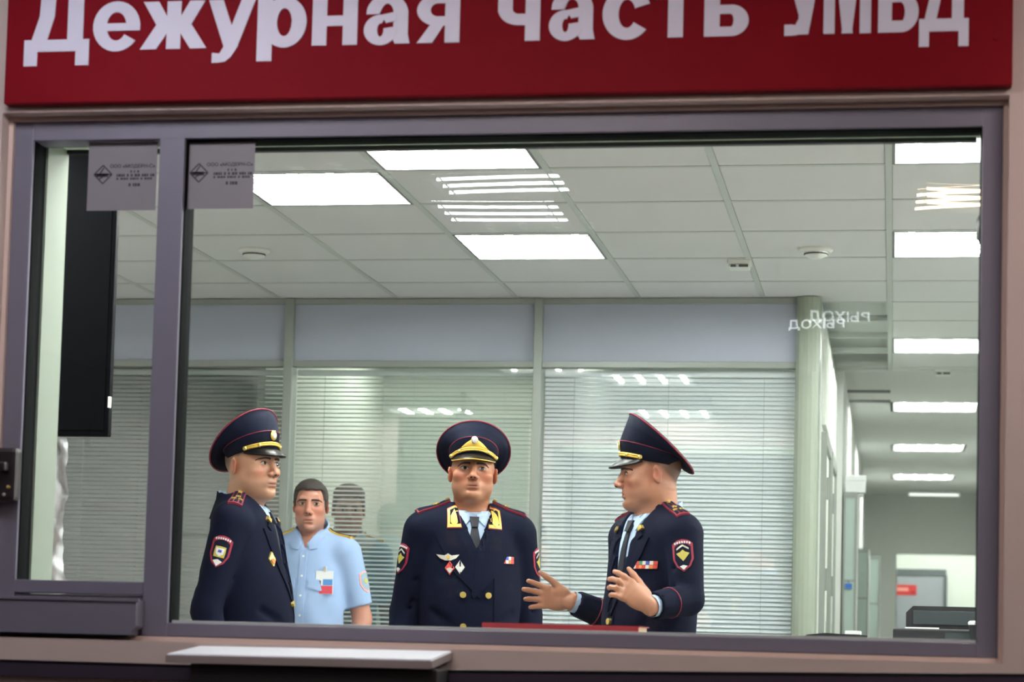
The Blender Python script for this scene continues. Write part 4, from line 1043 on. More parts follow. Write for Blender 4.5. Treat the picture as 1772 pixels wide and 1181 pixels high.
    P, Q = vt.net(); link('trousers', net_mesh('trousers', relax(P, Q)*S, Q), MT['navy'], root)
    for s in (-1, 1):
        vs_ = Vol(axis_of(s*.11-.07, s*.11+.07, .01), axis_of(-.22, .12, .01), axis_of(-.01, .16, .01))
        vs_.put(ell((s*.11, -.05, .050), (.054, .142, .052))); vs_.put(cone((s*.107, .03, .06), (s*.107, .03, .115), .052, .050), .03); vs_.F[:, :, vs_.zs < .004] = .05
        P, Q = vs_.net(); link('shoe', net_mesh('shoe', relax(P, Q)*S, Q), MT['black_shoe'], root)
    # ---- shirt
    def collar(vol, rc, zt, th, slope=.5, flare=.35, low=1.425):
        def fn(X, Y, Z):
            r = np.sqrt(X**2+((Y-.026)*1.0)**2); d = np.abs(r-(rc+np.maximum(zt-Z, 0)*flare))*.92-th
            return np.maximum(np.maximum(d, Z-(zt+slope*(Y-.026))), low-Z)
        vol.put((fn, np.array([-.16, -.14, low]), np.array([.16, .19, zt+.08])), .006)
    off = outfit == 'officer'
    g2 = axis_of(-.34, .34, .009); 
    shirt_m = MT['shirt'] if off else kw.get('shirt_mat', MT['shirt_blue'])
    if off:
        vs_ = Vol(axis_of(-.17, .17, .008), axis_of(-.22, .16, .008), axis_of(1.05, 1.60, .008))
        for p, k in torso_prims(girth, belly): vs_.put(p, k, infl=-.006)
        for p in (cone(nb, nt2, neckr+.012, neckr+.008),): vs_.put(p, .02)
        vs_.F[:, :, vs_.zs < 1.07] = .05
        collar(vs_, neckr+.008, 1.506, .0035, .40, .25)
        X, Y, Z = vs_.xs[:, None, None], vs_.ys[None, :, None], vs_.zs[None, None, :]
        lim = (1.506+.40*(Y-.026))-Z
        vs_.F = np.maximum(vs_.F, -lim).astype(np.float32)
        vs_.F = np.maximum(vs_.F, np.where(Z > 1.476+.40*(Y-.026)-.004, neckr+.004-np.sqrt(X**2+(Y-.026)**2), -1)).astype(np.float32)
    else:
        ex = max(abs(A[n]['E'][0]) for n in 'RL')+.09
        vs_ = Vol(axis_of(-ex, ex, .008), axis_of(-.24, .22, .008), axis_of(.82, 1.60, .008))
        for p, k in torso_prims(girth, belly): vs_.put(p, k)
        for nm in 'RL':
            Sx, E_ = A[nm]['S'], A[nm]['E']; d = E_-Sx; cut = Sx+d*.80
            vs_.put(cone(Sx, cut, .066, .062), .03)
            R3 = d/np.linalg.norm(d)
            vs_.put((lambda c, n: (lambda X, Y, Z: np.maximum(np.abs((X-c[0])*n[0]+(Y-c[1])*n[1]+(Z-c[2])*n[2]-.07)-.07, np.sqrt(np.maximum((X-c[0])**2+(Y-c[1])**2+(Z-c[2])**2-((X-c[0])*n[0]+(Y-c[1])*n[1]+(Z-c[2])*n[2])**2, 0))-.09), np.array(c)-.14, np.array(c)+.14))(cut, R3), .004, True)
        collar(vs_, neckr+.016, 1.532, .004, .62, .35)
        X, Y, Z = vs_.xs[:, None, None], vs_.ys[None, :, None], vs_.zs[None, None, :]
        vs_.F = np.maximum(vs_.F, np.where(Z > 1.40, (neckr+.006+np.maximum(1.53-Z, 0)*.05)-np.sqrt(X**2+(Y-.026)**2), -1)).astype(np.float32)
        vs_.put((lambda X, Y, Z: np.maximum(np.abs(X)-np.maximum(Z-1.415, 0)*.5, Y+.02), np.array([-.06, -.2, 1.40]), np.array([.06, 0, 1.56])), .003, True)
        # soft folds
        fold = .0035*np.sin(X*38+Z*26+Y*8)*np.clip((1.22-Z)/.12, 0, 1)*(Y < 0)+.002*np.sin(X*70-Z*45)*np.clip((1.12-Z)/.1, 0, 1)
        vs_.F = (vs_.F+fold).astype(np.float32)
    Ps, Qs = vs_.net(); Ps = relax(Ps, Qs, 1, .4)
    shirt = link('shirt', net_mesh('shirt', Ps*S, Qs), shirt_m, root)
    bvh_s = BVHTree.FromPolygons([Vector(p) for p in Ps*S], Qs.tolist())
    F3 = dict(U=(1, 0, 0), V=(0, 0, 1), D=(0, 1, 0))
    sc = lambda pts: [(u*S, q*S) for u, q in pts]
    mir = lambda pts: [(-u, q) for u, q in pts][::-1]
    if off:
        vb = kw.get('vbottom', 1.16)
        # ---- jacket
        ex = max(abs(A[n][q][0]) for n in 'RL' for q in 'SEW')+.10; yl = min(-.22, min(A[n][q][1] for n in 'RL' for q in 'SEW')-.09)
        vj = Vol(axis_of(-ex, ex, .0078), axis_of(yl, .22, .0078), axis_of(.70, 1.58, .0078))
        for p, k in torso_prims(girth, belly): vj.put(p, k, infl=.008)
        vj.put(ell((0, .01, .84), (.20*girth, .145*girth, .16)), .06)
        X, Y, Z = vj.xs[:, None, None], vj.ys[None, :, None], vj.zs[None, None, :]
        zz = Z+0*X+0*Y
        vj.F = np.maximum(vj.F, .76-zz).astype(np.float32)
        for nm in 'RL':
            for p, k in arm_prims(A[nm]['S'], A[nm]['E'], A[nm]['W'], (.067, .055, .046)): vj.put(p, .022 if k > .02 else .012)
            d = A[nm]['W']-A[nm]['E']; d = d/np.linalg.norm(d); W_ = A[nm]['W']-d*.012
            fnc = (lambda c, n: (lambda X, Y, Z: np.maximum(np.abs((X-c[0])*n[0]+(Y-c[1])*n[1]+(Z-c[2])*n[2]-.05)-.05, np.sqrt(np.maximum((X-c[0])**2+(Y-c[1])**2+(Z-c[2])**2-((X-c[0])*n[0]+(Y-c[1])*n[1]+(Z-c[2])*n[2])**2, 0))-.085)))(W_, d)
            vj.put((fnc, W_-.11, W_+.11), .003, True)
            vj.put(cone(W_-d*.035, W_+d*.03, .036, .038), .004, True)
            # sleeve creases
            for q, (t_, amp) in enumerate(((.62, .003), (.80, .0035), (.97, .003))):
                c = A[nm]['S']+(A[nm]['E']-A[nm]['S'])*t_; n = np.cross(A[nm]['E']-A[nm]['S'], [1.0, .2, .1]); n /= np.linalg.norm(n)
                vj.put(cone(c-n*.07+np.array([0, 0, .025]), c+n*.07-np.array([0, 0, .02]), amp, amp*.6), .022, True) if q % 2 else vj.put(cone(c-n*.075-np.array([0, 0, .02]), c+n*.06+np.array([0, 0, .015]), amp*.7, amp), .018, True)
        # waist shaping and drape folds
        for s in (-1, 1): vj.put(cone((s*.05, -.17*girth*belly, 1.02), (s*.15*girth, -.10, 1.10), .006, .004), .03, True)
        collar(vj, neckr+.015+kw.get('cdrop', 0)*.35, 1.486-kw.get('cdrop', 0), .0055, .38, .36); vj.put(cone((-.05, .045, 1.462), (.05, .045, 1.462), .042, .042), .05)
        vj.F = np.maximum(vj.F, np.where((Z > 1.425), (neckr+.010+np.clip(1.48-Z, 0, .05)*.12)-np.sqrt(X**2+(Y-.026)**2), -1)).astype(np.float32)
        vw = kw.get('vwidth', .062)
        def vfn(X, Y, Z): return np.maximum(np.maximum((np.abs(X-kw.get('vshift', 0))-(Z-vb)/(1.45-vb)*vw)*.9, vb-Z), Y+.03)
        vj.put((vfn, np.array([-.10, -.26, vb]), np.array([.10, -.02, 1.56])), .004, True)
        # front overlap edge
        Pj, Qj = vj.net(); Pj = relax(Pj, Qj, 1, .45)
        jk = link('jacket', net_mesh('jacket', Pj*S, Qj), MT['navy'], root)
        bj = BVHTree.FromPolygons([Vector(p) for p in Pj*S], Qj.tolist())
        F0 = np.array([kw.get('vshift', 0)*S, 0, 0])
        # tie
        zc = 1.506+.40*(-.075-.026)
        kn = [(-.017, zc-.012), (.017, zc-.012), (.0115, zc-.050), (-.0115, zc-.050)]
        tiep = [(-.0105, zc-.046), (.0105, zc-.046), (.030, max(vb-.02, 1.10)), (-.030, max(vb-.02, 1.10))]
        t_ = patch('tie', sc(tiep), (0, 0, 0), bvh=bvh_s, t=.006, mt=MT['tie'], parent=root, step=.02, **F3)
        patch('knot', sc(kn), (0, 0, 0), bvh=bvh_s, t=.014, mt=MT['tie'], parent=t_, step=.012, **F3)
        # shirt collar points
        for s in (-1, 1):
            cp = [(.008, zc-.004), (.050, zc+.022), (.060, zc-.002), (.040, zc-.048), (.014, zc-.020)]
            cp = cp if s > 0 else mir(cp)
            patch('shirt_collar', sc(cp), (0, 0, 0), bvh=bvh_s, t=.006, mt=MT['shirt'], parent=shirt, step=.012, **F3)
        # lapels
        db = kw.get('double', False)
        for s in (-1, 1):
            if db: lp = [(.058, 1.455), (.090, 1.405), (.150, 1.425), (.155, 1.395), (.085, 1.25), (-.012, 1.15), (-.020, 1.165), (.000, vb+.01)]
            else: lp = [(.060, 1.452), (.096, 1.400), (.082, 1.382), (.124, 1.392), (.112, 1.335), (.068, 1.24), (.008, vb-.012), (.0, vb+.004)]
            lp = lp if s > 0 else mir(lp)
            lap = patch('lapel', sc(lp), F0, bvh=bj, t=.0065 if s > 0 else .005, mt=MT['navy'], parent=jk, step=.014, **F3)
            if not db: patch('lapel_badge', sc(star(.0115, 4, .7) if s > 0 else star(.0115, 4, .7)), F0+np.array([s*.080, 0, 1.425])*S, bvh=bj, t=.011, mt=MT['brass'], parent=jk, step=.01, **F3)
        # buttons
        for bx, bz in kw.get('buttons', [(0.0, vb-.03), (0.0, vb-.13), (0, vb-.23)]):
            patch('button', sc(oval(.0115, .0115, 12)), np.array([bx, 0, bz])*S, bvh=bj, t=.010, mt=MT['brass'], parent=jk, step=.012, **F3)
        # front edge, pockets
        patch('front_flap', sc([(-.004, vb-.01), (.004, vb-.01), (.003, .775), (-.003, .775)]), np.array([kw.get('flapx', .018)*S, 0, 0]), bvh=bj, t=.003, mt=MT['navy'], parent=jk, step=.03, **F3)
        for s in (-1, 1): patch('pocket_flap', sc(rect(s*.125-.055, s*.125+.055, .97, 1.015)), (0, 0, 0), bvh=bj, t=.005, mt=MT['navy'], parent=jk, step=.02, **F3)
        # shoulder boards
        for s in (-1, 1):
            a = np.array([s*.082*girth, .0, 1.55])*S; b = np.array([s*.205*girth, -.012, 1.50])*S; u = b-a; L = np.linalg.norm(u); u /= L; vv = np.cross([0, 0, 1.0], u); vv /= np.linalg.norm(vv); D = (0, .25, -1.0)
            wdt = .026*S
            br_ = patch('shoulder_board', [(0, -wdt*.8), (L, -wdt), (L, wdt), (0, wdt*.8)], a, u, vv, D, bj, .007, MT['piping'], root, .014)
            if kw.get('general'):
                patch('board_field', [(0, -wdt*.62), (L*.96, -wdt*.84), (L*.96, wdt*.84), (0, wdt*.62)], a, u, vv, D, bj, .0085, MT['navy'], br_, .014)
                for f in ((.40, 0),): patch('star', [(L*f[0]+p, q) for p, q in star(.014*S)], a, u, vv, D, bj, .012, MT['gold'], br_, .01)
                patch('button', [(L*.06+p, q) for p, q in oval(.008*S, .008*S, 10)], a, u, vv, D, bj, .014, MT['brass'], br_, .01)
            else:
                for q0, q1 in ((-.80, -.42), (-.22, .22), (.42, .80)): patch('board_field', [(L*.02, wdt*q0*.82), (L*.95, wdt*q0), (L*.95, wdt*q1), (L*.02, wdt*q1*.82)], a, u, vv, D, bj, .0085, MT['ribbon_blue'] if False else MT['navy_cap'], br_, .014)
                for f in ((.72, -.45), (.72, .45), (.45, 0)): patch('star', [(L*f[0]+p, wdt*f[1]+q) for p, q in star(.0095*S)], a, u, vv, D, bj, .012, MT['brass'], br_, .008)
                patch('button', [(L*.08+p, q) for p, q in oval(.0075*S, .0075*S, 10)], a, u, vv, D, bj, .014, MT['brass'], br_, .008)
        # cuffs piping
        for nm in 'RL':
            d = A[nm]['W']-A[nm]['E']; Ld = np.linalg.norm(d); d /= Ld; c = A[nm]['W']-d*.095; u = np.cross(d, [0, 0, 1.0] if abs(d[2]) < .8 else [0, 1.0, 0]); u /= np.linalg.norm(u); vv = np.cross(d, u)
            r0 = .046+(.055-.046)*.095/Ld+.0005
            MB().tube([(c+(u*math.cos(t)+vv*math.sin(t))*r0)*S for t in np.linspace(0, 2*math.pi, 25)[:-1]], .0022, 6, closed=True).build('cuff_piping', MT['piping'], jk, smooth=True)
            e = A[nm]['W']-d*.012
            MB().tube([(e-d*.03)*S, (e+d*.012)*S], .037*S, 16, caps=False).build('shirt_cuff', MT['shirt'], shirt, smooth=True)
        # sleeve badge
        for nm, s in (('R', -1), ('L', 1)):
            Sx, E_ = A[nm]['S'], A[nm]['E']; dn = (Sx-E_)/np.linalg.norm(Sx-E_); c = Sx+(E_-Sx)*kw.get('badge_t', .42)
            D = np.array(kw.get('badge_dir', {}).get(nm, (-s, 0, 0)), float); D -= dn*(D@dn); D /= np.linalg.norm(D); u = np.cross(dn, -D); O = (c-D*.09)*S
            shp = lambda k: sc([(-.034*k, .042*k), (-.018*k, .052*k), (0, .055*k), (.018*k, .052*k), (.034*k, .042*k), (.034*k, -.012*k), (.022*k, -.040*k), (0, -.058*k), (-.022*k, -.040*k), (-.034*k, -.012*k)])
            sb = patch('sleeve_badge', shp(1.0), O, u, dn, D, bj, .0025, MT['crimson'], root, .012)
            patch('badge_field', [(p, q-.004) for p, q in shp(.80)], O, u, dn, D, bj, .0032, kw.get('badge_field', MT['navy_cap']), sb, .012)
            for i in range(7):
                x = -.024+.008*i; patch('badge_letter', sc(rect(x-.0026, x+.0026, .041-5*x*x, .048-5*x*x)), O, u, dn, D, bj, .0042, MT['white_patch'], sb, .02)
            if kw.get('badge_kind', 'eagle') == 'eagle':
                patch('emblem', sc([(-.022, .006), (-.008, .010), (0, .018), (.008, .010), (.022, .006), (.010, -.010), (.0, -.022), (-.010, -.010)]), O, u, dn, D, bj, .0045, MT['olive'], sb, .01)
                patch('scroll', sc([(-.020, .018), (0, .030), (.020, .018), (.020, .024), (0, .036), (-.020, .024)]), O, u, dn, D, bj, .0042, MT['silver'], sb, .01)
                patch('base_tab', sc([(-.012, -.040), (0, -.036), (.012, -.040), (0, -.052)]), O, u, dn, D, bj, .0045, MT['white_patch'], sb, .01)
            else:
                patch('emblem', sc(star(.026, 4, .75, math.pi/4)), O-dn*.003, u, dn, D, bj, .0042, MT['olive'], sb, .01)
                patch('emblem_shield', sc([(-.015, .012), (.015, .012), (.013, -.008), (0, -.018), (-.013, -.008)]), O-dn*.002, u, dn, D, bj, .0055, MT['white_patch'], sb, .01)
                patch('emblem_centre', sc(rect(-.006, .006, -.004, .005)), O-dn*.002, u, dn, D, bj, .0065, MT['ribbon_blue'], sb, .01)
                patch('base_tab', sc([(-.016, -.036), (0, -.030), (.016, -.036), (0, -.054)]), O, u, dn, D, bj, .0048, MT['white_patch'], sb, .01)
        # ribbons and breast badges
        rb = kw.get('ribbons')
        if rb:
            x0, x1, z0, z1 = rb; rr_ = patch('ribbon_bar', sc(rect(x0, x1, z0, z1)), (0, 0, 0), bvh=bj, t=.004, mt=MT['dark'], parent=root, step=.012, **F3)
            cols = ['ribbon_blue', 'ribbon_white', 'ribbon_red', 'ribbon_orange', 'ribbon_red', 'ribbon_white', 'ribbon_orange', 'ribbon_red', 'ribbon_green', 'ribbon_white']
            for row in range(2):
                for i in range(8):
                    a = x0+(x1-x0)*i/8; za = z0+(z1-z0)*row/2; patch('ribbon', sc(rect(a+.0004, a+(x1-x0)/8-.0004, za+.0006, za+(z1-z0)/2-.0006)), (0, 0, 0), bvh=bj, t=.006, mt=MT[cols[(i+row*5) % 10]], parent=rr_, step=.03, **F3)
        if kw.get('wings'):
            x, z = kw['wings']
            wb = patch('wing_badge', sc([(x-.040, z+.010), (x-.012, z+.006), (x, z+.014), (x+.012, z+.006), (x+.040, z+.010), (x+.028, z-.004), (x+.010, z-.012), (x-.010, z-.012), (x-.028, z-.004)]), (0, 0, 0), bvh=bj, t=.006, mt=MT['silver'], parent=root, step=.012, **F3)
            patch('centre', sc(oval(.006, .006, 10, (x, z))), (0, 0, 0), bvh=bj, t=.009, mt=MT['gold'], parent=wb, step=.01, **F3)
        for (x, z, mt1, mt2) in kw.get('medals', []):
            db_ = patch('breast_badge', sc([(x, z+.026), (x+.017, z), (x, z-.026), (x-.017, z)]), (0, 0, 0), bvh=bj, t=.005, mt=MT[mt1], parent=root, step=.012, **F3)
            patch('centre', sc([(x, z+.002), (x+.012, z-.003), (x, z-.020), (x-.012, z-.003)]), (0, 0, 0), bvh=bj, t=.008, mt=MT[mt2], parent=db_, step=.012, **F3)
        if kw.get('general'):
            for s in (-1, 1):
                tb_ = [(.064, 1.500), (.098, 1.482), (.102, 1.408), (.048, 1.410)]
                tb_ = tb_ if s > 0 else mir(tb_); ins = lambda k: [(sum(p[0] for p in tb_)/4+(p[0]-sum(q[0] for q in tb_)/4)*k, sum(p[1] for p in tb_)/4+(p[1]-sum(q[1] for q in tb_)/4)*k) for p in tb_]
                c_ = patch('collar_tab', sc(tb_), (0, 0, 0), bvh=bj, t=.008, mt=MT['piping'], parent=root, step=.012, **F3)
                patch('gold_edge', sc(ins(.90)), (0, 0, 0), bvh=bj, t=.009, mt=MT['gold'], parent=c_, step=.012, **F3)
                patch('tab_field', [(u-s*.004*S, q+.004*S) for u, q in sc(ins(.70))], (0, 0, 0), bvh=bj, t=.010, mt=MT['navy'], parent=c_, step=.012, **F3)
                x = s*.076; lf = [(x, 1.416), (x+.013, 1.430), (x+.010, 1.454), (x-s*.004, 1.480), (x-.011, 1.454), (x-.012, 1.430)]
                patch('laurel', sc(lf), (0, 0, 0), bvh=bj, t=.012, mt=MT['gold'], parent=c_, step=.012, **F3)
    else:
        # short sleeved shirt details
        for s in (-1, 1):
            zc = 1.468; cp = [(.012, zc-.03), (.050, zc+.018), (.082, zc+.004), (.060, zc-.052), (.030, zc-.058)]; cp = cp if s > 0 else mir(cp)
            patch('collar_wing', sc(cp), (0, 0, 0), bvh=bvh_s, t=.007, mt=shirt_m, parent=shirt, step=.012, **F3)
            fl = rect(s*.085-.052, s*.085+.052, 1.235, 1.275); patch('pocket_flap', sc([fl[0], (s*.085, 1.222), fl[1], fl[2], fl[3]]), (0, 0, 0), bvh=bvh_s, t=.005, mt=shirt_m, parent=shirt, step=.016, **F3)
            a = np.array([s*.085, .024, 1.55])*S; b = np.array([s*.205*girth, .012, 1.50])*S; u = b-a; L = np.linalg.norm(u); u /= L; vv = np.cross([0, 0, 1.0], u); vv /= np.linalg.norm(vv)
            br_ = patch('shoulder_board', [(0, -.02), (L, -.024), (L, .024), (0, .02)], a, u, vv, (0, 0, -1), bvh_s, .008, MT['gold'], root, .014)
            patch('board_field', [(0, -.015), (L*.97, -.018), (L*.97, .018), (0, .015)], a, u, vv, (0, 0, -1), bvh_s, .0095, MT['navy_cap'], br_, .014)
        patch('placket', sc(rect(-.016, .016, .86, 1.40)), (0, 0, 0), bvh=bvh_s, t=.003, mt=shirt_m, parent=shirt, step=.03, **F3)
        for bz in (1.38, 1.29, 1.20, 1.11, 1.02): patch('button', sc(oval(.005, .005, 8, (0, bz))), (0, 0, 0), bvh=bvh_s, t=.006, mt=MT['plastic'], parent=shirt, step=.02, **F3)
        for nm, s in (('R', -1), ('L', 1)):
            Sx, E_ = A[nm]['S'], A[nm]['E']; dn = (Sx-E_)/np.linalg.norm(Sx-E_); c = Sx+(E_-Sx)*.45; D = np.array([-s*.95, .3, 0]); D -= dn*(D@dn); D /= np.linalg.norm(D); u = np.cross(dn, -D); O = (c-D*.09)*S
            shp = lambda k: sc([(-.030*k, .038*k), (0, .046*k), (.034*k, .042*k), (.034*k, -.012*k), (.022*k, -.040*k), (0, -.055*k), (-.022*k, -.040*k), (-.034*k, -.012*k)])
            sb = patch('sleeve_badge', shp(1.0), O, u, dn, D, bvh_s, .0025, MT['pale_red'], root, .012); patch('badge_field', shp(.84), O, u, dn, D, bvh_s, .0034, MT['card_blue'] if False else MT['shirt_grey'], sb, .012)
            patch('emblem', sc(star(.016, 4, .6)), O, u, dn, D, bvh_s, .0046, MT['olive'], sb, .01)
        if kw.get('card'):
            x, z = kw['card']; cw, chh = .082*S, .105*S
            hit = bvh_s.ray_cast(Vector((x*S, -.5, z*S)), Vector((0, 1, 0)))[0]; yy = (hit.y if hit else -.15)-.012
            cd = MB().box(x*S-cw/2, x*S+cw/2, yy-.002, yy, z*S-chh/2, z*S+chh/2, .0008).build('name_card', MT['white_paper'], root)
            MB().box(x*S-cw/2+.002, x*S+cw/2-.002, yy-.0032, yy-.002, z*S-chh/2+.002, z*S-chh*.14).build('red_field', MT['card_red'], cd)
            MB().box(x*S-cw*.08, x*S+cw/2-.002, yy-.0032, yy-.002, z*S-chh*.12, z*S+chh*.14).build('blue_field', MT['card_blue'], cd)
            MB().box(x*S-cw*.36, x*S-cw*.2, yy-.0032, yy-.002, z*S-chh*.08, z*S+chh*.08).build('photo', MT['dim'], cd)
            MB().box(x*S-.006, x*S+.006, yy-.003, yy+.012, z*S+chh/2-.006, z*S+chh/2+.02).build('clip', MT['silver'], cd)
    # ---- hair or cap
    if kw.get('cap'):
        cap(root, HR, HO, S, **kw['cap'])
    else:
        vh = Vol(axis_of(-.11, .11, .005), axis_of(-.15, .14, .005), axis_of(-.10, .15, .005))
        vh.put(ell((0, .014, .033), (.0788*width, .101, .0890))); vh.put(ell((0, -.040, .079), (.058, .051, .033)), .03)
        for s in (-1, 1): vh.put(ell((s*.0645*width, -.012, .030), (.0160, .050, .050)), .02)
        hb = kw.get('hair_bulk', 0.0)
        if hb: vh.put(ell((0, -.02, .095), (.076, .088, .034+hb)), .03)
        X, Y, Z = vh.xs[:, None, None], vh.ys[None, :, None], vh.zs[None, None, :]
        aX = np.abs(X)
        front = .066-.10*np.clip(aX-.035, 0, .03)+.006*np.sin(X*160)*.4
        side = np.where(Y < -.048, front, np.where(Y < -.030, .020, np.where(Y < .010, -.022, -.010-(Y-.02)*.85)))
        line = np.where(aX < .050, np.where(Y < .0, front+0*Y, -.010-(Y-.02)*.85), side)
        vh.F = np.maximum(vh.F, (line-Z)*.8).astype(np.float32)
        for s in (-1, 1): vh.put(ell((s*.086, .014, -.006), (.016, .022, .032)), .004, True)
        P, Q = vh.net(); P = relax(P, Q, 1, .4)
        link('hair', net_mesh('hair', (HO+P@HR.T)*S, Q), kw.get('hair_mat', MT['hair']), root)
    return root

def cap(root, HR, HO, S, k=1.0, tilt=40, front=.225, back=.150, rx=.133, general=False):
    """peaked service cap in head coordinates"""
    W_ = lambda p: (HO+HR@np.array(p, float))*S
    n = 48; ph = np.linspace(0, 2*math.pi, n, endpoint=False)
    def ring(fy, fz, by, bz, rx_, inner=1.0, lift=0.0, ovl=1.0):
        c = np.array([0, (fy+by)/2, (fz+bz)/2]); t = np.array([0, by-fy, bz-fz])/2; nn = np.array([0, -t[2], t[1]]); nn /= np.linalg.norm(nn)
        return np.array([c+np.array([rx_, 0, 0])*inner*math.cos(a)+t*inner*math.sin(a)+nn*lift for a in ph])
    bf, bb = (-.100, .056), (.098, .018)             # band foot, front and back
    tf, tb_ = (-.103, .118), (.112, .050)            # band top
    L = math.hypot(back+.075, 0); cf = (-.064, front); cb = (back, front-(back+.064)*math.tan(math.radians(tilt)))
    R0 = ring(*bf, *bb, .0855); R0i = ring(*bf, *bb, .080); R1 = ring(*tf, *tb_, .091); R2 = ring(*cf, *cb, rx)
    Rm = R1*.45+R2*.55; q = Rm-Rm.mean(0); Rm = Rm.mean(0)+q*1.0; 
    Rm[:, 2] -= .006*np.clip(np.sin(ph), 0, 1)
    c2 = R2.mean(0)
    R2b = ring(*cf, *cb, rx, .97, .006); R3 = ring(*cf, *cb, rx, .6, .010); R4 = ring(*cf, *cb, rx, .08, .011)
    ap = lambda rings: np.array([[W_(p) for p in r] for r in rings])
    m = MB(); m.grid(ap([R0i, R0, R1*1.0]), closed_u=True); cp = m.build('cap_band', MT['navy_cap'], root, smooth=True, label='dark cap band with crimson piping')
    m = MB(); Rin = ring(*bf, *bb, .078, 1, .03); m.grid(ap([R1, Rm, R2, R2b, R3, R4]), closed_u=True); m.f.append(tuple(len(m.v)-n+i for i in range(n)))
    m.build('cap_crown', MT['navy_cap'], root, smooth=True)
    tp = lambda r, off=0: [W_(p) for p in r]
    MB().tube(tp(R2), .0030*S, 6, closed=True).build('piping', MT['piping'], cp, smooth=True)
    MB().tube(tp(R1), .0018*S, 6, closed=True).build('piping', MT['piping'], cp, smooth=True)
    # visor
    A = np.linspace(-math.pi/2-1.22, -math.pi/2+1.22, 25); rows = []; c = R0.mean(0); t = np.array([0, bb[0]-bf[0], bb[1]-bf[1]])/2
    base = np.array([c+np.array([.086, 0, 0])*math.cos(a)+t*1.01*math.sin(a) for a in A]); prj = np.cos((A+math.pi/2)/1.22*math.pi/2)
    for u in (0, .35, .7, 1.0):
        rows.append(np.array([b+np.array([math.cos(a)*.010, -1, 0])*(.041*u*p**.75)+np.array([0, 0, -.030*u**1.15*p**.75-.004*u*abs(math.cos(a))]) for a, b, p in zip(A, base, prj)]))
    und = [r-np.array([0, -.001, .0035]) for r in rows[::-1]]
    m = MB(); m.grid(ap(rows+und)); vz = m.build('visor', MT['patent'], root, smooth=True, label='glossy black visor')
    edge = rows[-1]
    MB().tube([W_(p) for p in edge], (.0024 if not general else .0020)*S, 6).build('visor_rim', MT['patent'] if not general else MT['gold'], vz, smooth=True)
    # cord
    Ac = np.linspace(-math.pi/2-1.15, -math.pi/2+1.15, 25)
    def band_pt(a, h, o=.003): 
        p = (R0.mean(0)*(1-h)+R1.mean(0)*h); tt = np.array([0, (bb[0]-bf[0])*(1-h)+(tb_[0]-tf[0])*h, (bb[1]-bf[1])*(1-h)+(tb_[1]-tf[1])*h])/2; r_ = .0855*(1-h)+.091*h
        d = np.array([math.cos(a), math.sin(a), 0]); return p+np.array([r_, 0, 0])*math.cos(a)+tt*math.sin(a)+d*o
    cord = MB(); 
    for h0, rr in ((.20, .0042), (.31, .0042)): cord.tube([W_(band_pt(a, h0-.10*abs(math.cos(a))**2)) for a in Ac], rr*S, 8)
    cd = cord.build('gold_cord', MT['gold'], root, smooth=True, label='twisted gold cord above the visor')
    for a in (Ac[0], Ac[-1]):
        p = band_pt(a, .16, .004); b = bmesh.new(); bmesh.ops.create_uvsphere(b, u_segments=12, v_segments=8, radius=.0085*S)
        me = bpy.data.meshes.new('cord_button'); b.to_mesh(me); b.free(); o = link('cord_button', me, MT['brass'], cd, True, loc=W_(p))
    for a in (-math.pi/2-.62, -math.pi/2+.62): MB().tube([W_(band_pt(a, .08, .004)), W_(band_pt(a, .30, .005))], .0058*S, 8).build('cord_slide', MT['brass'], cd, smooth=True)
    # cockade
    def disc(name, rx_, rz, h, o, th, mt, par):
        c0 = band_pt(-math.pi/2, h, o); upv = np.array([0, (tf[0]-bf[0]), (tf[1]-bf[1])]); upv /= np.linalg.norm(upv); nn = np.array([0, -upv[2], upv[1]]); r_ = np.array([1, 0, 0]); P = []
        for f, d in ((1, 0), (.95, th*.6), (.6, th), (.05, th*1.1)): P.append([W_(c0+r_*rx_*f*math.cos(a)+upv*rz*f*math.sin(a)+nn*d) for a in np.linspace(0, 2*math.pi, 20, endpoint=False)])
        m = MB(); m.grid(np.array(P), closed_u=True); m.f.append(tuple(range(60, 80))); return m.build(name, mt, par, smooth=True)
    if general:
        pts = []
        nn2 = 20; P = []
        for f in np.linspace(-1, 1, nn2):
            a = -math.pi/2+f*.62; h1 = .36+.52*(1-abs(f)**1.3)
            P.append([W_(band_pt(a, .36, .002)), W_(band_pt(a, (.36+h1)/2, .006)), W_(band_pt(a, h1, .002))])
        m = MB(); m.grid(np.array(P)); wr = m.build('wreath', MT['gold'], root, smooth=True, label='gold embroidered wreath on the band')
        disc('cockade', .0125, .0145, .78, .006, .005, MT['silver'], wr)
    else:
        ck = disc('cockade', .0155, .0185, .74, .002, .005, MT['brass'], root); disc('cockade_centre', .0085, .0110, .74, .0065, .003, MT['white_patch'], ck)

# ------------------------------------------------------------------ the five men
def rz2(a, v): return np.array([math.cos(a)*v[0]-math.sin(a)*v[1], math.sin(a)*v[0]+math.cos(a)*v[1]])
def place(px, py, Y, theta, head, headoff=(0, 0, 0)):
    p = PY(px, py, Y); e = p[2]; S = e/1.62
    f = rotm(*head)@np.array([0, -.085, 0]); off = rz2(theta, (headoff[0]+f[0], headoff[1]-.012+f[1]))
    return (p[0]-off[0]*S, p[1]-off[1]*S, 0), e-f[2]*S
def local(p, loc, theta, eye):
    v = rz2(-theta, (p[0]-loc[0], p[1]-loc[1])); S = eye/1.62; return (v[0]/S, v[1]/S, p[2]/S)
def ldir(v, theta): w_ = rz2(-theta, v); return (w_[0], w_[1], v[2])
D2 = math.radians

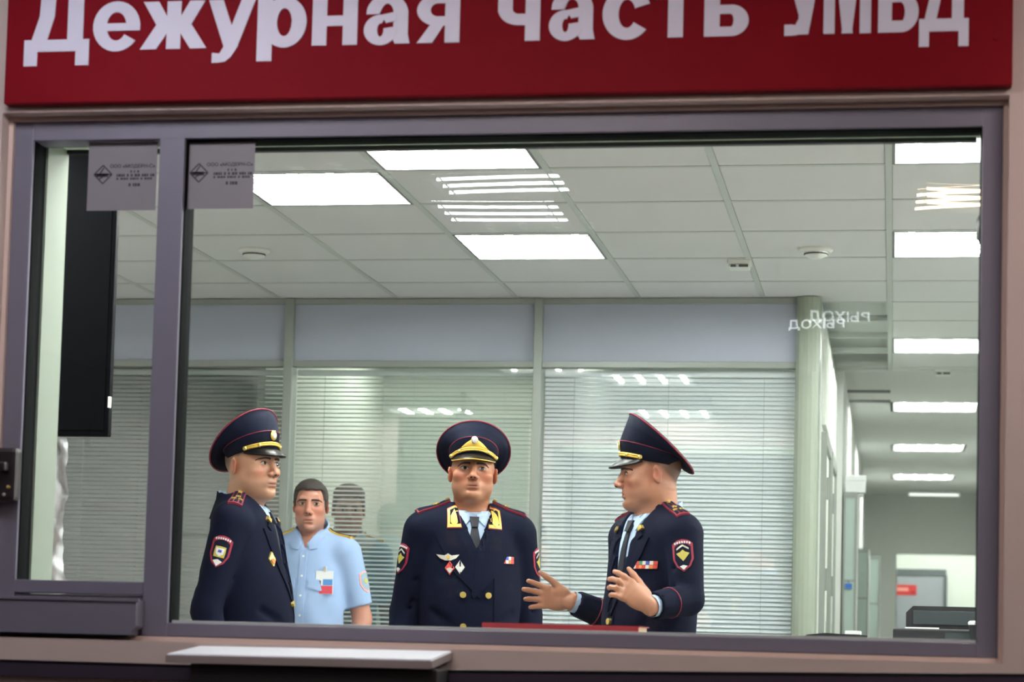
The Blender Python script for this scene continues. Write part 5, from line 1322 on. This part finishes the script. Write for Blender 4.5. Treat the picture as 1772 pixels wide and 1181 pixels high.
# senior officer in the middle
th = D2(20); hd = (D2(-8), D2(-7), D2(1))
loc, eye = place(819, 812, 7.86, th, hd)
person('man in gold trimmed navy uniform and wide gold wreathed cap, standing in the middle', loc, th, eye, 1.0, 1.06, hd, jowl=.45, width=1.05, neckr=.068, gaze=.0018,
       arms={'R': dict(E=(-.232, .05, 1.10), W=(-.262, -.02, .86)), 'L': dict(E=(.232, .055, 1.10), W=(.250, .0, .86))},
       cap=dict(tilt=41, front=.186, back=.150, rx=.138, general=True), general=True, double=True, vbottom=1.335, vwidth=.052, vshift=.006,
       buttons=[(-.045, 1.165), (.048, 1.165), (-.042, 1.05), (.048, 1.05)], flapx=.075, ribbons=(.060, .150, 1.285, 1.312), wings=(-.098, 1.302),
       medals=[(-.092, 1.262, 'ribbon_red', 'silver'), (-.056, 1.266, 'silver', 'white_patch')], sq=1.09, badge_t=.36, badge_dir={'R': (.9, .4, 0), 'L': (-.9, .4, 0)}, fine=.0034, sk=dict(base=(178, 120, 90), stub_shade=(136, 98, 76)))

# officer on the left
th = D2(94); hd = (D2(-31), D2(-3), 0)
loc, eye = place(467, 804, 7.35, th, hd)
person('heavy set man in navy uniform and peaked cap looking right, nearest the mullion', loc, th, eye, 1.06, 1.20, hd, jowl=.65, width=1.05, neckr=.069, gaze=.002,
       cdrop=-.010, arms={'R': dict(E=(-.252, .075, 1.10), W=(-.262, .01, .85)), 'L': dict(E=(.262, .06, 1.10), W=(.262, -.02, .85))},
       cap=dict(tilt=44, front=.200, back=.150, rx=.134), vbottom=1.15, buttons=[(.0, 1.13), (0, 1.02), (0, .91)], sq=1.0, badge_t=.36, badge_dir={'R': (1, .08, 0), 'L': (-1, 0, 0)}, badge_kind='shield',
       medals=[(-.105, 1.285, 'brass', 'ribbon_orange')], fine=.0034, sk=dict(base=(192, 144, 116)))

# officer on the right, gesturing with both hands
th = D2(-53); hd = (D2(-24), D2(3), 0)
loc, eye = place(1083, 822, 7.3, th, hd)
A_ = lambda x, y, Y: local(PY(x, y, Y), loc, th, eye)
person('man in navy uniform and steeply tilted cap, gesturing with both hands at the right', loc, th, eye, 1.03, 1.10, hd, jowl=.7, width=1.03, neckr=.070,
       arms={'L': dict(E=A_(1190, 1038, 7.12), W=A_(1126, 1050, 6.97)), 'R': dict(E=A_(1078, 1078, 7.52), W=A_(990, 1042, 7.42))},
       hands={'L': dict(fx=ldir((-.72, -.28, .50), th), up=ldir((-.2, .1, 1), th), kw=dict(curl=(.34, .52, .58, .60), spread=.08, thumb=(.062, .040, -.022), thumb_curl=.1)),
              'R': dict(fx=ldir((-1, -.12, .16), th), up=ldir((.0, -.15, 1), th), kw=dict(curl=(.16, .22, .28, .34), spread=.15, thumb=(.070, .046, -.004), thumb_curl=.15))},
       cap=dict(tilt=45, front=.212, back=.150, rx=.133), cdrop=.024, vbottom=1.135, vwidth=.066, buttons=[(.0, 1.105), (0, 1.0), (0, .9)], ribbons=(.075, .165, 1.285, 1.312), sq=1.01, badge_t=.40, badge_dir={'L': (-.8, .6, 0), 'R': (1, 0, 0)},
       fine=.0034, handfine=.0032, sk=dict(base=(180, 126, 100)))

# young man in the light blue shirt
th = D2(-2); hd = (D2(12), D2(1), 0)
loc, eye = place(535, 873, 9.5, th, hd)
person('young dark haired man in light blue short sleeved shirt with a clipped name card', loc, th, eye, .95, .96, hd, jowl=.1, width=.94, neckr=.056, gaze=.0025, outfit='shirt', buzz=True,
       arms={'L': dict(E=(.245, .05, 1.10), W=(.235, -.04, .87)), 'R': dict(E=(-.245, .05, 1.10), W=(-.235, -.04, .87))}, sq=.96, card=(.105, 1.262), fine=.0034, sk=dict(base=(180, 126, 106), stub_shade=(150, 112, 96)))

# man seen through the middle blind
th = D2(14); hd = (D2(2), 0, 0)
loc, eye = place(604, 884, 10.93, th, hd)
person('man in grey blue shirt standing behind the middle blind, seen through its slats', loc, th, eye, .90, .95, hd, jowl=.2, neckr=.058, outfit='shirt', shirt_mat=MT['shirt_grey'], hair_mat=MT['hair_grey'], hair_bulk=.012,
       arms={'R': dict(S=(-.155, .012, 1.39), E=(-.195, .04, 1.10), W=(-.19, -.05, .87))}, fine=.005, sk=dict(base=(160, 122, 104)))
